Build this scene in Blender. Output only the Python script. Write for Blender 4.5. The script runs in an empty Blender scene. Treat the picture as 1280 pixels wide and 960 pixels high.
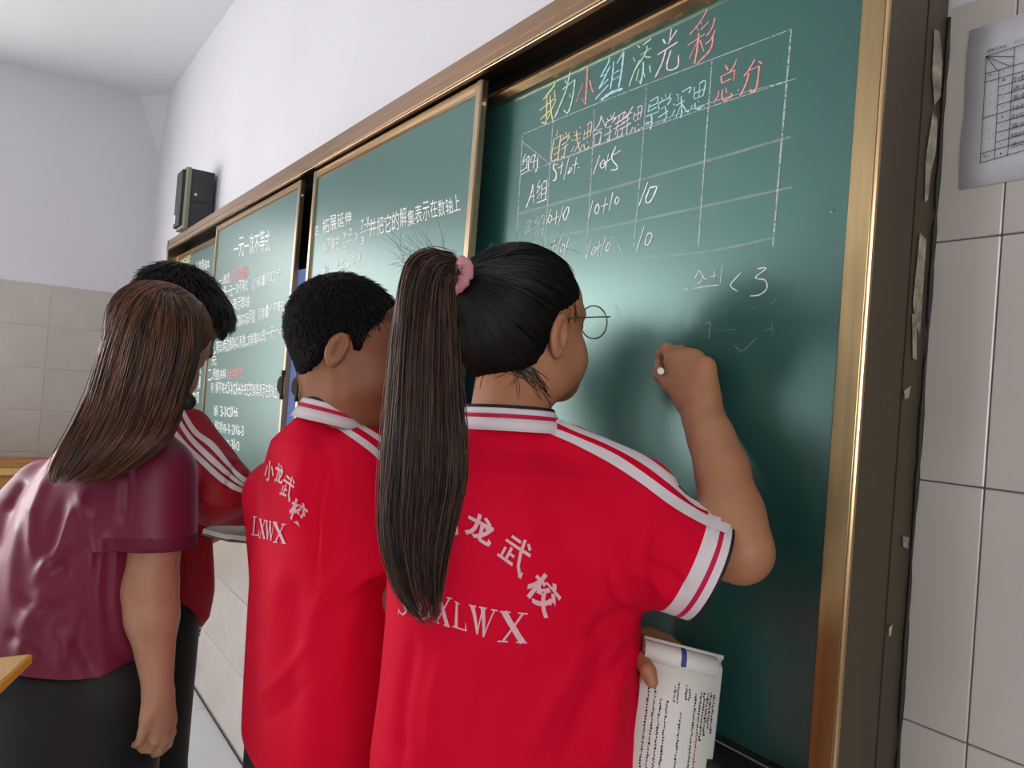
import bpy, bmesh, math, random
import numpy as np
from mathutils import Vector, Matrix
from mathutils.bvhtree import BVHTree
random.seed(7); rng = np.random.default_rng(7)
SC = bpy.context.scene; COL = SC.collection

# ------------------------------------------------------------------ camera, light, exposure
F = 985.0
YAW, PIT, ROL = math.radians(33.8), math.radians(.8), math.radians(4.4)
CAM = np.array([0., -.87, 1.40])
FW = np.array([-math.cos(YAW)*math.cos(PIT), math.sin(YAW)*math.cos(PIT), math.sin(PIT)])
_r0 = np.cross(FW, [0, 0, 1]); _r0 /= np.linalg.norm(_r0); _u0 = np.cross(_r0, FW)
RT = _r0*math.cos(ROL)+_u0*math.sin(ROL); UP = -_r0*math.sin(ROL)+_u0*math.cos(ROL)
cd = bpy.data.cameras.new('camera'); cam = bpy.data.objects.new('camera', cd); COL.objects.link(cam)
cam.matrix_world = Matrix(((RT[0], UP[0], -FW[0], CAM[0]), (RT[1], UP[1], -FW[1], CAM[1]), (RT[2], UP[2], -FW[2], CAM[2]), (0, 0, 0, 1)))
cd.sensor_width = 36; cd.lens = 36*F/1280; cd.clip_start = .05; SC.camera = cam

w = bpy.data.worlds.new('sky'); SC.world = w; w.use_nodes = True
w.node_tree.nodes['Background'].inputs[0].default_value = (.82, .90, 1, 1)
w.node_tree.nodes['Background'].inputs[1].default_value = 1.0
SC.view_settings.view_transform = 'Standard'; SC.view_settings.look = 'None'
SC.view_settings.gamma = 1; SC.view_settings.exposure = 0.0
XL, XR, YB, ZC = -5.80, 2.7, -8.2, 3.20
WINS = [(-1.90, 1.60), (-4.25, 1.75), (-6.35, 1.75)]      # windows of the left wall: centre y, width
WZ0, WZ1 = .85, 2.55
def area(name, loc, rot, sx, sy, e, col):
    l = bpy.data.lights.new(name, 'AREA'); l.shape = 'RECTANGLE'; l.size = sx; l.size_y = sy; l.energy = e; l.color = col
    o = bpy.data.objects.new(name, l); o.location = loc; o.rotation_euler = rot; COL.objects.link(o); return o
for (y, wd), e in zip(WINS, (70, 320, 110)):                # daylight coming in through each window
    area('daylight', (XL-.17, y, (WZ0+WZ1)/2), (0, -math.pi/2, 0), WZ1-WZ0+.3, wd+.2, e, (1., .975, .95))

FILL_WINS = [(-1.9, 1.5)]                         # unseen window added in the right wall as fill for camera-facing sides
for y, wd in FILL_WINS:
    area('daylight', (XR+.17, y, 1.9), (0, math.pi/2, 0), 1.7, wd+.2, 70, (1., .98, .95))  # fill light standing behind the added window

# ------------------------------------------------------------------ helpers
def ray(x, y): return FW+RT*(x-640)/F-UP*(y-480)/F
def P(x, y, Z): return CAM+ray(x, y)*Z                       # photograph direction + distance -> point in the room (metres)
def on(x, y, ax, val):
    r = ray(x, y); return CAM+r*((val-CAM[ax])/r[ax])
def prj(V):
    d = np.asarray(V)-CAM; z = d@FW
    return np.stack([640+F*(d@RT)/z, 480-F*(d@UP)/z, z], -1)
def mesh(name, V, Fc, mat=None, parent=None, smooth=False):
    m = bpy.data.meshes.new(name)
    V = np.asarray(V, dtype=np.float32)
    if isinstance(Fc, np.ndarray):
        n, k = Fc.shape
        m.vertices.add(len(V)); m.vertices.foreach_set('co', V.ravel())
        m.loops.add(n*k); m.loops.foreach_set('vertex_index', Fc.astype(np.int32).ravel())
        m.polygons.add(n); m.polygons.foreach_set('loop_start', np.arange(0, n*k, k, dtype=np.int32))
        m.update(calc_edges=True); m.validate()
    else:
        m.from_pydata(V.tolist(), [], [list(map(int, f)) for f in Fc]); m.update()
    if smooth: m.polygons.foreach_set('use_smooth', [True]*len(m.polygons))
    if mat: m.materials.append(mat)
    o = bpy.data.objects.new(name, m); COL.objects.link(o)
    if parent: o.parent = parent
    return o
def attr(o, name, vals):
    a = o.data.attributes.new(name, 'FLOAT', 'POINT'); a.data.foreach_set('value', np.asarray(vals, dtype=np.float32))
def from_bm(name, bm, mat, parent=None, smooth=False):
    m = bpy.data.meshes.new(name); bm.to_mesh(m); bm.free()
    if mat: m.materials.append(mat)
    if smooth: m.polygons.foreach_set('use_smooth', [True]*len(m.polygons))
    o = bpy.data.objects.new(name, m); COL.objects.link(o)
    if parent: o.parent = parent
    return o
def bx(bm, lo, hi, bev=0):
    lo, hi = np.minimum(lo, hi), np.maximum(lo, hi)
    r = bmesh.ops.create_cube(bm, size=1)
    for v in r['verts']: v.co = Vector([(lo[i]+hi[i])/2+v.co[i]*(hi[i]-lo[i]) for i in range(3)])
    if bev:
        es = list({e for v in r['verts'] for e in v.link_edges})
        bmesh.ops.bevel(bm, geom=es, offset=bev, segments=1, affect='EDGES', profile=.7)
def box(name, lo, hi, mat, parent=None, bev=0, tags=None):
    bm = bmesh.new(); bx(bm, lo, hi, bev); o = from_bm(name, bm, mat, parent)
    if tags: tag(o, **tags)
    return o
def tag(o, label=None, cat=None, group=None, kind=None):
    if label: o['label'] = label
    if cat: o['category'] = cat
    if group: o['group'] = group
    if kind: o['kind'] = kind
    return o
def struct(o): o['kind'] = 'structure'; return o
def empty(name, loc, label, cat, group=None):
    o = bpy.data.objects.new(name, None); o.location = loc; o.empty_display_size = .05; COL.objects.link(o)
    bpy.context.view_layer.update()
    return tag(o, label, cat, group)
def adopt(ch, par):                                          # parent while keeping the world place
    ch.parent = par
    ch.matrix_parent_inverse = Matrix.Translation(-par.location)
    return ch
def tube(bm_or_none, pts, rad, n=8, caps=True):
    pts = [np.asarray(p, float) for p in pts]; k = len(pts)
    if np.isscalar(rad): rad = [rad]*k
    V = []; Fc = []; up = None
    for i, p in enumerate(pts):
        t = pts[min(i+1, k-1)]-pts[max(i-1, 0)]; t /= np.linalg.norm(t)+1e-12
        if up is None:
            a = np.array([0, 0, 1.]) if abs(t[2]) < .9 else np.array([1., 0, 0]); up = np.cross(t, a)
        up = up-t*(up@t); up /= np.linalg.norm(up); s = np.cross(t, up)
        for j in range(n):
            an = 2*math.pi*j/n; V.append(p+rad[i]*(up*math.cos(an)+s*math.sin(an)))
    for i in range(k-1):
        for j in range(n):
            a, b = i*n+j, i*n+(j+1) % n; Fc.append((a, b, b+n, a+n))
    if caps: Fc.append(tuple(range(n))[::-1]); Fc.append(tuple(range((k-1)*n, k*n)))
    return V, Fc
def tube_obj(name, pts, rad, mat, parent=None, n=8):
    V, Fc = tube(None, pts, rad, n); return mesh(name, V, Fc, mat, parent, True)

# ------------------------------------------------------------------ materials
def mat(name, col, rough=.6, metal=0, spec=.5, noise=0, nscale=20, bump=0, bscale=60, sss=0, col2=None, coat=0, bdist=.002, **kw):
    m = bpy.data.materials.new(name); m.use_nodes = True; nt = m.node_tree; b = nt.nodes['Principled BSDF']
    b.inputs['Base Color'].default_value = (*col, 1); b.inputs['Roughness'].default_value = rough
    b.inputs['Metallic'].default_value = metal; b.inputs['Specular IOR Level'].default_value = spec
    if coat: b.inputs['Coat Weight'].default_value = coat; b.inputs['Coat Roughness'].default_value = .15
    if sss:
        b.inputs['Subsurface Weight'].default_value = sss; b.inputs['Subsurface Radius'].default_value = (1, .35, .2); b.inputs['Subsurface Scale'].default_value = .006
    if kw.get('sheen'):
        b.inputs['Sheen Weight'].default_value = kw['sheen']; b.inputs['Sheen Tint'].default_value = (*kw.get('sheentint', col), 1); b.inputs['Sheen Roughness'].default_value = .4
    tc = nt.nodes.new('ShaderNodeTexCoord')
    def nz(scale, det=4, st=None):
        n = nt.nodes.new('ShaderNodeTexNoise'); n.inputs['Scale'].default_value = scale; n.inputs['Detail'].default_value = det
        if st:
            mp = nt.nodes.new('ShaderNodeMapping'); mp.inputs['Scale'].default_value = st
            nt.links.new(tc.outputs['Object'], mp.inputs[0]); nt.links.new(mp.outputs[0], n.inputs['Vector'])
        else: nt.links.new(tc.outputs['Object'], n.inputs['Vector'])
        return n
    if noise or col2:
        n = nz(nscale, 5, kw.get('stretch')); mx = nt.nodes.new('ShaderNodeMix'); mx.data_type = 'RGBA'
        rp = nt.nodes.new('ShaderNodeMapRange'); rp.inputs[1].default_value = kw.get('lo', .35); rp.inputs[2].default_value = kw.get('hi', .65)
        nt.links.new(n.outputs[0], rp.inputs[0]); nt.links.new(rp.outputs[0], mx.inputs[0])
        c2 = col2 or tuple(c*(1-noise) for c in col)
        mx.inputs[6].default_value = (*col, 1); mx.inputs[7].default_value = (*c2, 1)
        nt.links.new(mx.outputs[2], b.inputs['Base Color'])
    if bump:
        n = nz(bscale, 3, kw.get('bstretch')); bp = nt.nodes.new('ShaderNodeBump'); bp.inputs['Strength'].default_value = bump; bp.inputs['Distance'].default_value = bdist
        nt.links.new(n.outputs[0], bp.inputs['Height']); nt.links.new(bp.outputs[0], b.inputs['Normal'])
    return m
M = {}
M['plaster'] = mat('white wall paint', (.70, .69, .73), .8, noise=.04, nscale=1.5, bump=.15, bscale=25)
M['farwall'] = mat('darkened unseen wall paint', (.50, .49, .48), .8)  # greyed to cut light bouncing off the unseen right and back walls
M['ceiling'] = mat('ceiling paint', (.72, .72, .74), .85, noise=.03, nscale=1)
M['tile'] = mat('cream glazed tile', (.53, .487, .445), .16, spec=.5, noise=.10, nscale=6, col2=(.49, .447, .405), bump=.05, bscale=4)
M['palegrout'] = mat('pale grout', (.50, .47, .44), .9)
M['grout'] = mat('tile grout', (.20, .17, .14), .9, noise=.4, nscale=40)
M['floortile'] = mat('pale floor tile', (.62, .63, .66), .12, noise=.04, nscale=3)
M['bronze'] = mat('bronze anodised aluminium', (.30, .19, .12), .30, metal=.85, noise=.15, nscale=3, stretch=(.5, 30, 30))
M['gold'] = mat('gold anodised aluminium', (.38, .275, .14), .20, metal=.92, noise=.2, nscale=6, stretch=(20, 20, .6), bump=.03)
M['goldrail'] = mat('gold rail', (.58, .40, .22), .20, metal=.95)
M['stile'] = mat('brown gold stile', (.40, .30, .19), .27, metal=.9, noise=.12, nscale=5, stretch=(20, 20, .8))
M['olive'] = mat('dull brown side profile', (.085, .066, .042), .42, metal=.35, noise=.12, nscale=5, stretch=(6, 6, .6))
M['darkgap'] = mat('dark channel', (.012, .010, .009), .6)
M['board'] = mat('green enamel', (.021, .088, .074), .30, spec=.9, noise=.10, nscale=2.5, col2=(.026, .098, .083), bump=.10, bscale=5, bdist=.004)
M['board'].node_tree.nodes['Principled BSDF'].inputs['Specular Tint'].default_value = (.62, 1, .94, 1)
M['rubber'] = mat('black rubber', (.012, .012, .012), .6)
M['screen'] = mat('blue grey display panel', (.17, .21, .42), .25)
_b = M['screen'].node_tree.nodes['Principled BSDF']; _b.inputs['Emission Color'].default_value = (.17, .21, .42, 1); _b.inputs['Emission Strength'].default_value = .75   # added glow, lifts the screen out of the shade in the gap
M['paper'] = mat('paper', (.66, .65, .70), .8, noise=.05, nscale=8)
M['pagewhite'] = mat('page', (.80, .77, .72), .8)
M['ink'] = mat('ink', (.03, .03, .035), .8)
M['speaker'] = mat('speaker black', (.030, .031, .036), .55)
M['speakerside'] = mat('speaker side', (.075, .08, .085), .5)
M['speakeredge'] = mat('speaker edge', (.22, .22, .15), .5)
M['speakergrille'] = mat('speaker grille', (.02, .02, .025), .75, bump=.6, bscale=300)
M['whiteprint'] = mat('white print', (.7, .7, .7), .6)
M['yellowedge'] = mat('yellow edge', (.80, .48, .03), .45)
M['yellowtop'] = mat('yellow wood', (.78, .50, .17), .35, noise=.25, nscale=4, stretch=(1, 14, 14))
M['orangewood'] = mat('orange wood', (.50, .22, .05), .45, noise=.25, nscale=6, stretch=(2, 1, 12))
M['coverblue'] = mat('blue cover', (.02, .10, .22), .5); M['inkblue'] = mat('blue print', (.05, .07, .30), .7); M['inkorange'] = mat('orange print', (.45, .12, .02), .7); M['bookcover'] = mat('grey green cover', (.20, .21, .17), .6); M['plug'] = mat('grey plug', (.20, .20, .15), .6)
M['caulk'] = mat('old caulk', (.36, .32, .25), .85, noise=.6, nscale=60, bump=.6, bscale=90)
def chalk(name, col):
    m = mat(name, col, .95, spec=.1); nt = m.node_tree; b = nt.nodes['Principled BSDF']
    n = nt.nodes.new('ShaderNodeTexNoise'); n.inputs['Scale'].default_value = 260; n.inputs['Detail'].default_value = 2
    tc = nt.nodes.new('ShaderNodeTexCoord'); nt.links.new(tc.outputs['Object'], n.inputs['Vector'])
    mr = nt.nodes.new('ShaderNodeMapRange'); mr.inputs[1].default_value = .36; mr.inputs[2].default_value = .48; mr.inputs[3].default_value = .82; mr.inputs[4].default_value = 1
    nt.links.new(n.outputs[0], mr.inputs[0]); nt.links.new(mr.outputs[0], b.inputs['Alpha']); return m
M['cw'] = chalk('white chalk', (.95, .97, .96)); M['cy'] = chalk('yellow chalk', (.80, .80, .42)); M['cr'] = chalk('pink chalk', (.88, .34, .34))
M['cb'] = chalk('blue chalk', (.52, .78, .86)); M['cg'] = chalk('mint chalk', (.62, .85, .70)); M['co'] = chalk('peach chalk', (.84, .70, .50)); M['cp'] = chalk('lilac chalk', (.88, .72, .84))
def dimchalk(name, a):
    m = chalk(name, (.95, .97, .96)); 
    for n in m.node_tree.nodes:
        if n.type == 'MAP_RANGE': n.inputs[3].default_value = a*.3; n.inputs[4].default_value = a
    return m
M['cf'] = dimchalk('faint chalk', .20); M['cl'] = dimchalk('soft chalk line', .48)

# ------------------------------------------------------------------ the room
def sbox(name, lo, hi, m): return struct(box(name, lo, hi, m))
TZ, TW, TT = .265, .40, .008                                  # wall tile height, width, thickness
TOPZ = 1.871                                                  # top of the tiled dado
wf = sbox('wall_front', (XL-.3, TT, 0), (XR+.2, .25, ZC), M['plaster'])
struct(wf)
bmw = bmesh.new()                                             # left wall with its window openings
ys = [0.25]
for y, wd in WINS: ys += [y+wd/2, y-wd/2]
ys.append(YB)
for i in range(0, len(ys), 2): bx(bmw, (XL-TT, ys[i], 0), (XL-.24, ys[i+1], ZC))
for y, wd in WINS:
    bx(bmw, (XL-TT, y+wd/2, 0), (XL-.24, y-wd/2, WZ0)); bx(bmw, (XL-TT, y+wd/2, WZ1), (XL-.24, y-wd/2, ZC))
wl = struct(from_bm('wall_left', bmw, M['plaster']))
bmw = bmesh.new(); ys = [0.25]
for y, wd in FILL_WINS: ys += [y+wd/2, y-wd/2]
ys.append(-8.4)
for i in range(0, len(ys), 2): bx(bmw, (XR, ys[i], 0), (XR+.24, ys[i+1], ZC))
for y, wd in FILL_WINS:
    bx(bmw, (XR, y+wd/2, 0), (XR+.24, y-wd/2, WZ0)); bx(bmw, (XR, y+wd/2, WZ1), (XR+.24, y-wd/2, ZC))
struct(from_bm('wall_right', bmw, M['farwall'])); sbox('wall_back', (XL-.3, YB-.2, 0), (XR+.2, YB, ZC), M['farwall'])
ceil = sbox('ceiling', (XL-.3, YB-.2, ZC), (XR+.2, .25, ZC+.15), M['ceiling'])
fl = sbox('floor', (XL-.3, YB-.2, -.2), (XR+.2, .25, -.012), M['grout'])
# chamfered corner pier and tapered beam end in the far corner
bm = bmesh.new()
vs = [bm.verts.new(v) for v in ((XL-.01, .02, 2.80), (XL-.01, .02, ZC), (XL+.20, .02, ZC), (XL-.01, -.14, ZC))]
for f in ((0, 2, 1), (0, 1, 3), (0, 3, 2), (1, 2, 3)): bm.faces.new([vs[i] for i in f])
bmesh.ops.recalc_face_normals(bm, faces=bm.faces); struct(from_bm('trim_1', bm, M['plaster']))
for i, (y, wd) in enumerate(WINS+FILL_WINS):  # the right-wall one is added for the fill light
    bm = bmesh.new(); a, b = y-wd/2, y+wd/2; t = .05
    x0, x1 = (XL-.13, XL-.07) if i < 3 else (XR+.07, XR+.13)
    bx(bm, (x0, a, WZ0), (x1, a+t, WZ1)); bx(bm, (x0, b-t, WZ0), (x1, b, WZ1)); bx(bm, (x0, a, WZ0), (x1, b, WZ0+t)); bx(bm, (x0, a, WZ1-t), (x1, b, WZ1))
    bx(bm, (x0, y-t/2, WZ0), (x1, y+t/2, WZ1)); bx(bm, (x0, a, 2.0), (x1, b, 2.0+t))
    struct(from_bm('window_%d' % (i+1), bm, M['whiteprint']))
# wall tiles, one object each, sharing two meshes
def tile_mesh(name, sx, sy, sz, m, axis):
    bm = bmesh.new(); g = .0007
    if axis == 'y': bx(bm, (g, 0, g), (sx-g, sz, sy-g), .0012)
    elif axis == 'x': bx(bm, (-sz, -sx+g, g), (0, -g, sy-g), .0012)
    else: bx(bm, (g, -sy+g, -sz), (sx-g, -g, 0), .0015)
    me = bpy.data.meshes.new(name); bm.to_mesh(me); bm.free(); me.materials.append(m); return me
tm_f = tile_mesh('wall_tile_front', TW, TZ, TT, M['tile'], 'y'); tm_l = tile_mesh('wall_tile_left', TW, TZ, TT, M['tile'], 'x')
BX0, BX1 = -4.489, -.477                                       # blackboard ends
BZ0, BZ1 = .935, 2.075
def put(name, me, loc, par):
    o = bpy.data.objects.new(name, me); COL.objects.link(o); o.parent = par; o.location = loc; return o
x_first = -.405
rows = [TOPZ-TZ*(i+1) for i in range(7)]                      # bottoms of the rows
for zb in rows:
    k = -14
    while True:
        x = x_first+k*TW; k += 1
        if x > 1.0: break
        if x+TW < XL+.02: continue
        if x > BX0-.02 and x+TW < BX1+.02 and zb > BZ0-.02: continue
        o = put('wall_tile', tm_f, (x, random.uniform(-.0004, .0004), zb), wf)
        if x < XL: o.location.x = XL; o.scale.x = (x+TW-XL)/TW
    for j in range(2):
        o = put('wall_tile', tm_l, (XL+random.uniform(-.0005, .0005), -.15-j*TW+.0, zb), wl)
    o = put('wall_tile', tm_l, (XL, 0, zb), wl); o.scale.y = .15/TW
    for j in range(2, 4):
        if zb < WZ0-.1 or j < 3: put('wall_tile', tm_l, (XL, -.15-j*TW, zb), wl)
bm = bmesh.new(); bx(bm, (x_first+TW*4-.001, 0, TOPZ-7*TZ), (XR, TT, TOPZ)); o = from_bm('wall_tile_field', bm, M['tile'], wf); o['kind'] = 'stuff'
# backing of grout so joints read dark
box('grout_bed', (XL, .0035, 0), (XR, TT+.002, TOPZ-.001), M['grout'], wf)
box('grout_bed', (XL-TT-.002, -1.2, 0), (XL-.0035, .0, TOPZ-.001), M['palegrout'], wl)
fm = tile_mesh('floor_tile', .6, .6, .012, M['floortile'], 'z')
for i in range(13):
    for j in range(14): put('floor_tile', fm, (XL+i*.6, .0-j*.6, 0), fl)

# ------------------------------------------------------------------ the blackboard
bb = empty('blackboard', ((BX0+BX1)/2, 0, BZ0), 'long green sliding blackboard with bronze frame covered in chalk writing, on the front wall', 'blackboard')
YF, YS, YP = -.115, -.098, -.052                               # frame front, sliding panels, fixed panels
def part(name, lo, hi, m, par=bb, bev=.0): return adopt(box(name, lo, hi, m, None, bev), par)
def prof(name, prof_yz, x0, x1, m, par=bb):                    # extruded profile along x
    V = [(x0, y, z) for y, z in prof_yz]+[(x1, y, z) for y, z in prof_yz]; n = len(prof_yz)
    Fc = [tuple(range(n)), tuple(range(2*n-1, n-1, -1))]+[(i, i+n, (i+1) % n+n, (i+1) % n) for i in range(n)]
    o = mesh(name, V, Fc, m)
    bm = bmesh.new(); bm.from_mesh(o.data); bmesh.ops.recalc_face_normals(bm, faces=bm.faces); bm.to_mesh(o.data); bm.free()
    return adopt(o, par)
# top rail: stepped moulding
prof('top_rail', [(0, BZ1), (YF+.004, BZ1), (YF, BZ1-.004), (YF, BZ1-.030), (YF+.003, BZ1-.032), (YF-.003, BZ1-.036), (YF-.003, BZ1-.050), (YF, BZ1-.056), (YF+.010, BZ1-.056), (YF+.010, BZ1-.012), (0, BZ1-.012)], BX0, BX1, M['bronze'])
prof('top_rail_bead', [(YF-.0045, BZ1-.0545), (YF-.0045, BZ1-.0505), (YF+.002, BZ1-.0505), (YF+.002, BZ1-.0545)], BX0, BX1, M['goldrail'])
part('track_channel', (BX0+.01, -.010, BZ1-.10), (BX1-.01, -.003, BZ1-.013), M['darkgap'])
part('side_rail', (BX0, YF, BZ0), (BX0+.034, 0, BZ1-.001), M['gold'], bev=.002)
# right jamb: gold front strip, bright outer bead, dull brown side face
part('side_rail', (BX1-.034, YF, BZ0), (BX1-.002, YF+.02, BZ1), M['gold'], bev=.003)
part('side_rail_bead', (BX1-.004, YF-.001, BZ0), (BX1, YF+.006, BZ1), M['goldrail'], bev=.0015)
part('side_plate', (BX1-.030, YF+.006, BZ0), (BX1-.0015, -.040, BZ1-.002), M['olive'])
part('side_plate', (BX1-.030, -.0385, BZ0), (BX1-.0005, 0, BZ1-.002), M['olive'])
# bottom rail / chalk trough
prof('bottom_rail', [(0, BZ0), (YF, BZ0), (YF, BZ0+.040), (YF+.004, BZ0+.042), (YP-.012, BZ0+.042), (YP-.012, BZ0+.050), (0, BZ0+.050)], BX0, BX1, M['darkgap'])
adopt(tube_obj('rail_bead', [(BX0+.03, YS, BZ0+.064), (BX1-.034, YS, BZ0+.064)], .0011, M['speakerside']), bb)
# fixed panels
def fixed(x0, x1):
    p = part('fixed_panel', (x0, YP, BZ0+.04), (x1, -.02, BZ1-.075), M['board'])
    prof('panel_rail', [(YP-.002, BZ1-.075), (YP-.010, BZ1-.077), (YP-.018, BZ1-.085), (YP-.018, BZ1-.090), (YP-.010, BZ1-.098), (YP-.004, BZ1-.100), (YP+.002, BZ1-.100), (YP+.01, BZ1-.070), (YP, BZ1-.066)], x0, x1, M['goldrail'])
    return p
BTOP = BZ1-.100
fpR = fixed(-1.42, BX1-.030); fpL = fixed(BX0+.034, -3.36)
part('panel_stile', (BX0+.034, YP-.02, BZ0+.04), (BX0+.052, YP+.01, BZ1-.08), M['goldrail'], bev=.003)
scr = part('display_screen', (-3.30, -.060, BZ0+.05), (-1.44, -.012, BZ1-.33), M['screen'])
part('display_case', (-3.32, -.055, BZ1-.33), (-1.43, -.010, BZ1-.075), M['darkgap'])
def sliding(x0, x1):
    z0, z1 = BZ0+.045, BZ1-.058
    p = part('sliding_panel', (x0+.012, YS+.004, z0+.01), (x1-.012, YS+.013, z1-.01), M['board'])
    def ch(name, o, m=None):
        adopt(o, p); return o
    f1 = box('panel_stile', (x0, YS-.003, z0), (x0+.022, YS+.015, z1), M['stile'], None, .003); ch('', f1)
    f2 = box('panel_stile', (x1-.022, YS-.003, z0), (x1, YS+.015, z1), M['stile'], None, .003); ch('', f2)
    f3 = box('panel_rail', (x0+.020, YS-.002, z1-.026), (x1-.020, YS+.015, z1), M['goldrail'], None, .004); ch('', f3)
    f4 = box('panel_rail', (x0+.020, YS-.002, z0), (x1-.020, YS+.015, z0+.024), M['goldrail'], None, .004); ch('', f4)
    for xx in (x0, x1):
        s = mesh('screw', *tube(None, [(xx+(.002 if xx == x1 else -.002), YS+.006, z1-.05), (xx+(-.004 if xx == x1 else .004), YS+.006, z1-.05)], .004, 8), M['whiteprint']); ch('', s)
    return p
def handle(x, s, z, p):
    bm = bmesh.new()
    pr_ = [(0, .030), (-.034*s, .022), (-.050*s, .010), (-.052*s, -.016), (-.022*s, -.030), (0, -.034)]
    vs = [bm.verts.new((x+a, YS-.007, z+b)) for a, b in pr_]; vt = [bm.verts.new((x+a, YS+.001, z+b)) for a, b in pr_]
    bm.faces.new(vs); bm.faces.new(vt[::-1])
    for i in range(6): j = (i+1) % 6; bm.faces.new((vs[j], vs[i], vt[i], vt[j]))
    bmesh.ops.recalc_face_normals(bm, faces=bm.faces)
    bx(bm, (x-.008, YS-.010, z+.028), (x+.004, YS+.001, z+.044)); bx(bm, (x-.008, YS-.010, z-.046), (x+.004, YS+.001, z-.032))
    o = from_bm('panel_lock', bm, M['darklock']); adopt(o, p); o['label'] = 'dark hexagonal lock plate'
M['darklock'] = mat('dark bronze lock', (.040, .030, .018), .85, spec=.05)
spA = sliding(-3.475, -2.407); spB = sliding(-2.289, -1.337)
handle(-2.412, 1, 1.378, spA); handle(-2.272, 1, 1.378, spB)

# caulk smears down the right side profile
def blob_patch(name, pts, par, m):
    V = []; Fc = []
    for (px, py) in pts: V.append(on(px, py, 0, BX1+.0012))
    c = np.mean(V, 0)+np.array([.0015, 0, 0]); V.append(c); n = len(V)-1
    for i in range(n): Fc.append((i, (i+1) % n, n))
    o = mesh(name, V, Fc, m, None, True); adopt(o, par)
for pts in ([(1168, 36), (1175, 40), (1178, 80), (1176, 120), (1168, 132), (1165, 90), (1167, 60)],
            [(1166, 140), (1172, 150), (1170, 190), (1164, 215), (1160, 250), (1156, 252), (1157, 200), (1162, 165)],
            [(1150, 290), (1158, 300), (1156, 330), (1150, 420), (1146, 410), (1141, 380), (1146, 330)],
            [(1140, 392), (1146, 394), (1146, 450), (1141, 448)], [(1130, 488), (1139, 482), (1136, 497), (1131, 500)],
            [(1128, 670), (1137, 672), (1135, 686), (1129, 683)], [(1111, 785), (1116, 780), (1114, 794), (1111, 796)]):
    blob_patch('caulk_smear', pts, bb, M['caulk'])
o = mesh('caulk_bead', *tube(None, [(BX1+.002, -.001+random.uniform(-.001, .001), z) for z in np.linspace(.95, 1.86, 50)], [random.uniform(.0012, .0034) for _ in range(50)], 6), M['darkgap'], None, True); adopt(o, bb)

# ------------------------------------------------------------------ signed-distance modelling of figures and cloth
def nrm(v): v = np.asarray(v, float); return v/np.linalg.norm(v)
class Sdf:
    def __init__(s): s.p = []
    def add(s, fn, k=.015, op='+'): s.p.append((fn, k, op)); return s
    def cap(s, a, b, ra, rb=None, k=.015, op='+', flat=None, cuts=()):
        a = np.asarray(a, float); b = np.asarray(b, float); rb = ra if rb is None else rb; ab = b-a; L2 = ab@ab+1e-12
        def fn(X):
            q = X-a; t = np.clip((q@ab)/L2, 0, 1); e = q-t[..., None]*ab
            if flat is not None:
                n, f = flat; c = e@n; e = e+(c*(1/f-1))[..., None]*n
            d = np.sqrt((e*e).sum(-1))-(ra+(rb-ra)*t)
            for (cp, cn) in cuts: d = np.maximum(d, (X-cp)@cn)
            return d
        return s.add(fn, k, op)
    def ell(s, c, r, A=None, k=.015, op='+'):
        c = np.asarray(c, float); r = np.asarray(r, float)
        def fn(X):
            q = X-c
            if A is not None: q = q@A
            k0 = np.sqrt(((q/r)**2).sum(-1)); k1 = np.sqrt(((q/(r*r))**2).sum(-1))+1e-9
            return k0*(k0-1)/k1
        return s.add(fn, k, op)
    def stack(s, st, t, g, n=2.3, k=.02, op='+'):
        """st: rows (z, centre x, centre y, half width a along t, half depth b along g), any order"""
        st = np.array(sorted(st, key=lambda r: r[0]), float); z = st[:, 0]
        def fn(X):
            zz = np.clip(X[..., 2], z[0], z[-1]); I = lambda c: np.interp(zz, z, st[:, c])
            qx = X[..., 0]-I(1); qy = X[..., 1]-I(2); a = I(3); b = I(4)
            u = np.abs(qx*t[0]+qy*t[1])/a; v = np.abs(qx*g[0]+qy*g[1])/b
            d = ((u**n+v**n+1e-9)**(1/n)-1)*np.minimum(a, b)
            return np.maximum(d, np.maximum(X[..., 2]-z[-1], z[0]-X[..., 2]))
        return s.add(fn, k, op)
    def ev(s, X):
        D = np.full(X.shape[:-1], 9., np.float64)
        for fn, k, op in s.p: D = comb(D, fn(X), k, op)
        return D
def comb(D, d, k, op):
    if op == '+':
        if k <= 0: return np.minimum(D, d)
        h = np.maximum(k-np.abs(D-d), 0)/k; return np.minimum(D, d)-h*h*k*.25
    if op == '-': d = -d
    if k <= 0: return np.maximum(D, d)
    h = np.maximum(k-np.abs(D-d), 0)/k; return np.maximum(D, d)+h*h*k*.25
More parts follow.
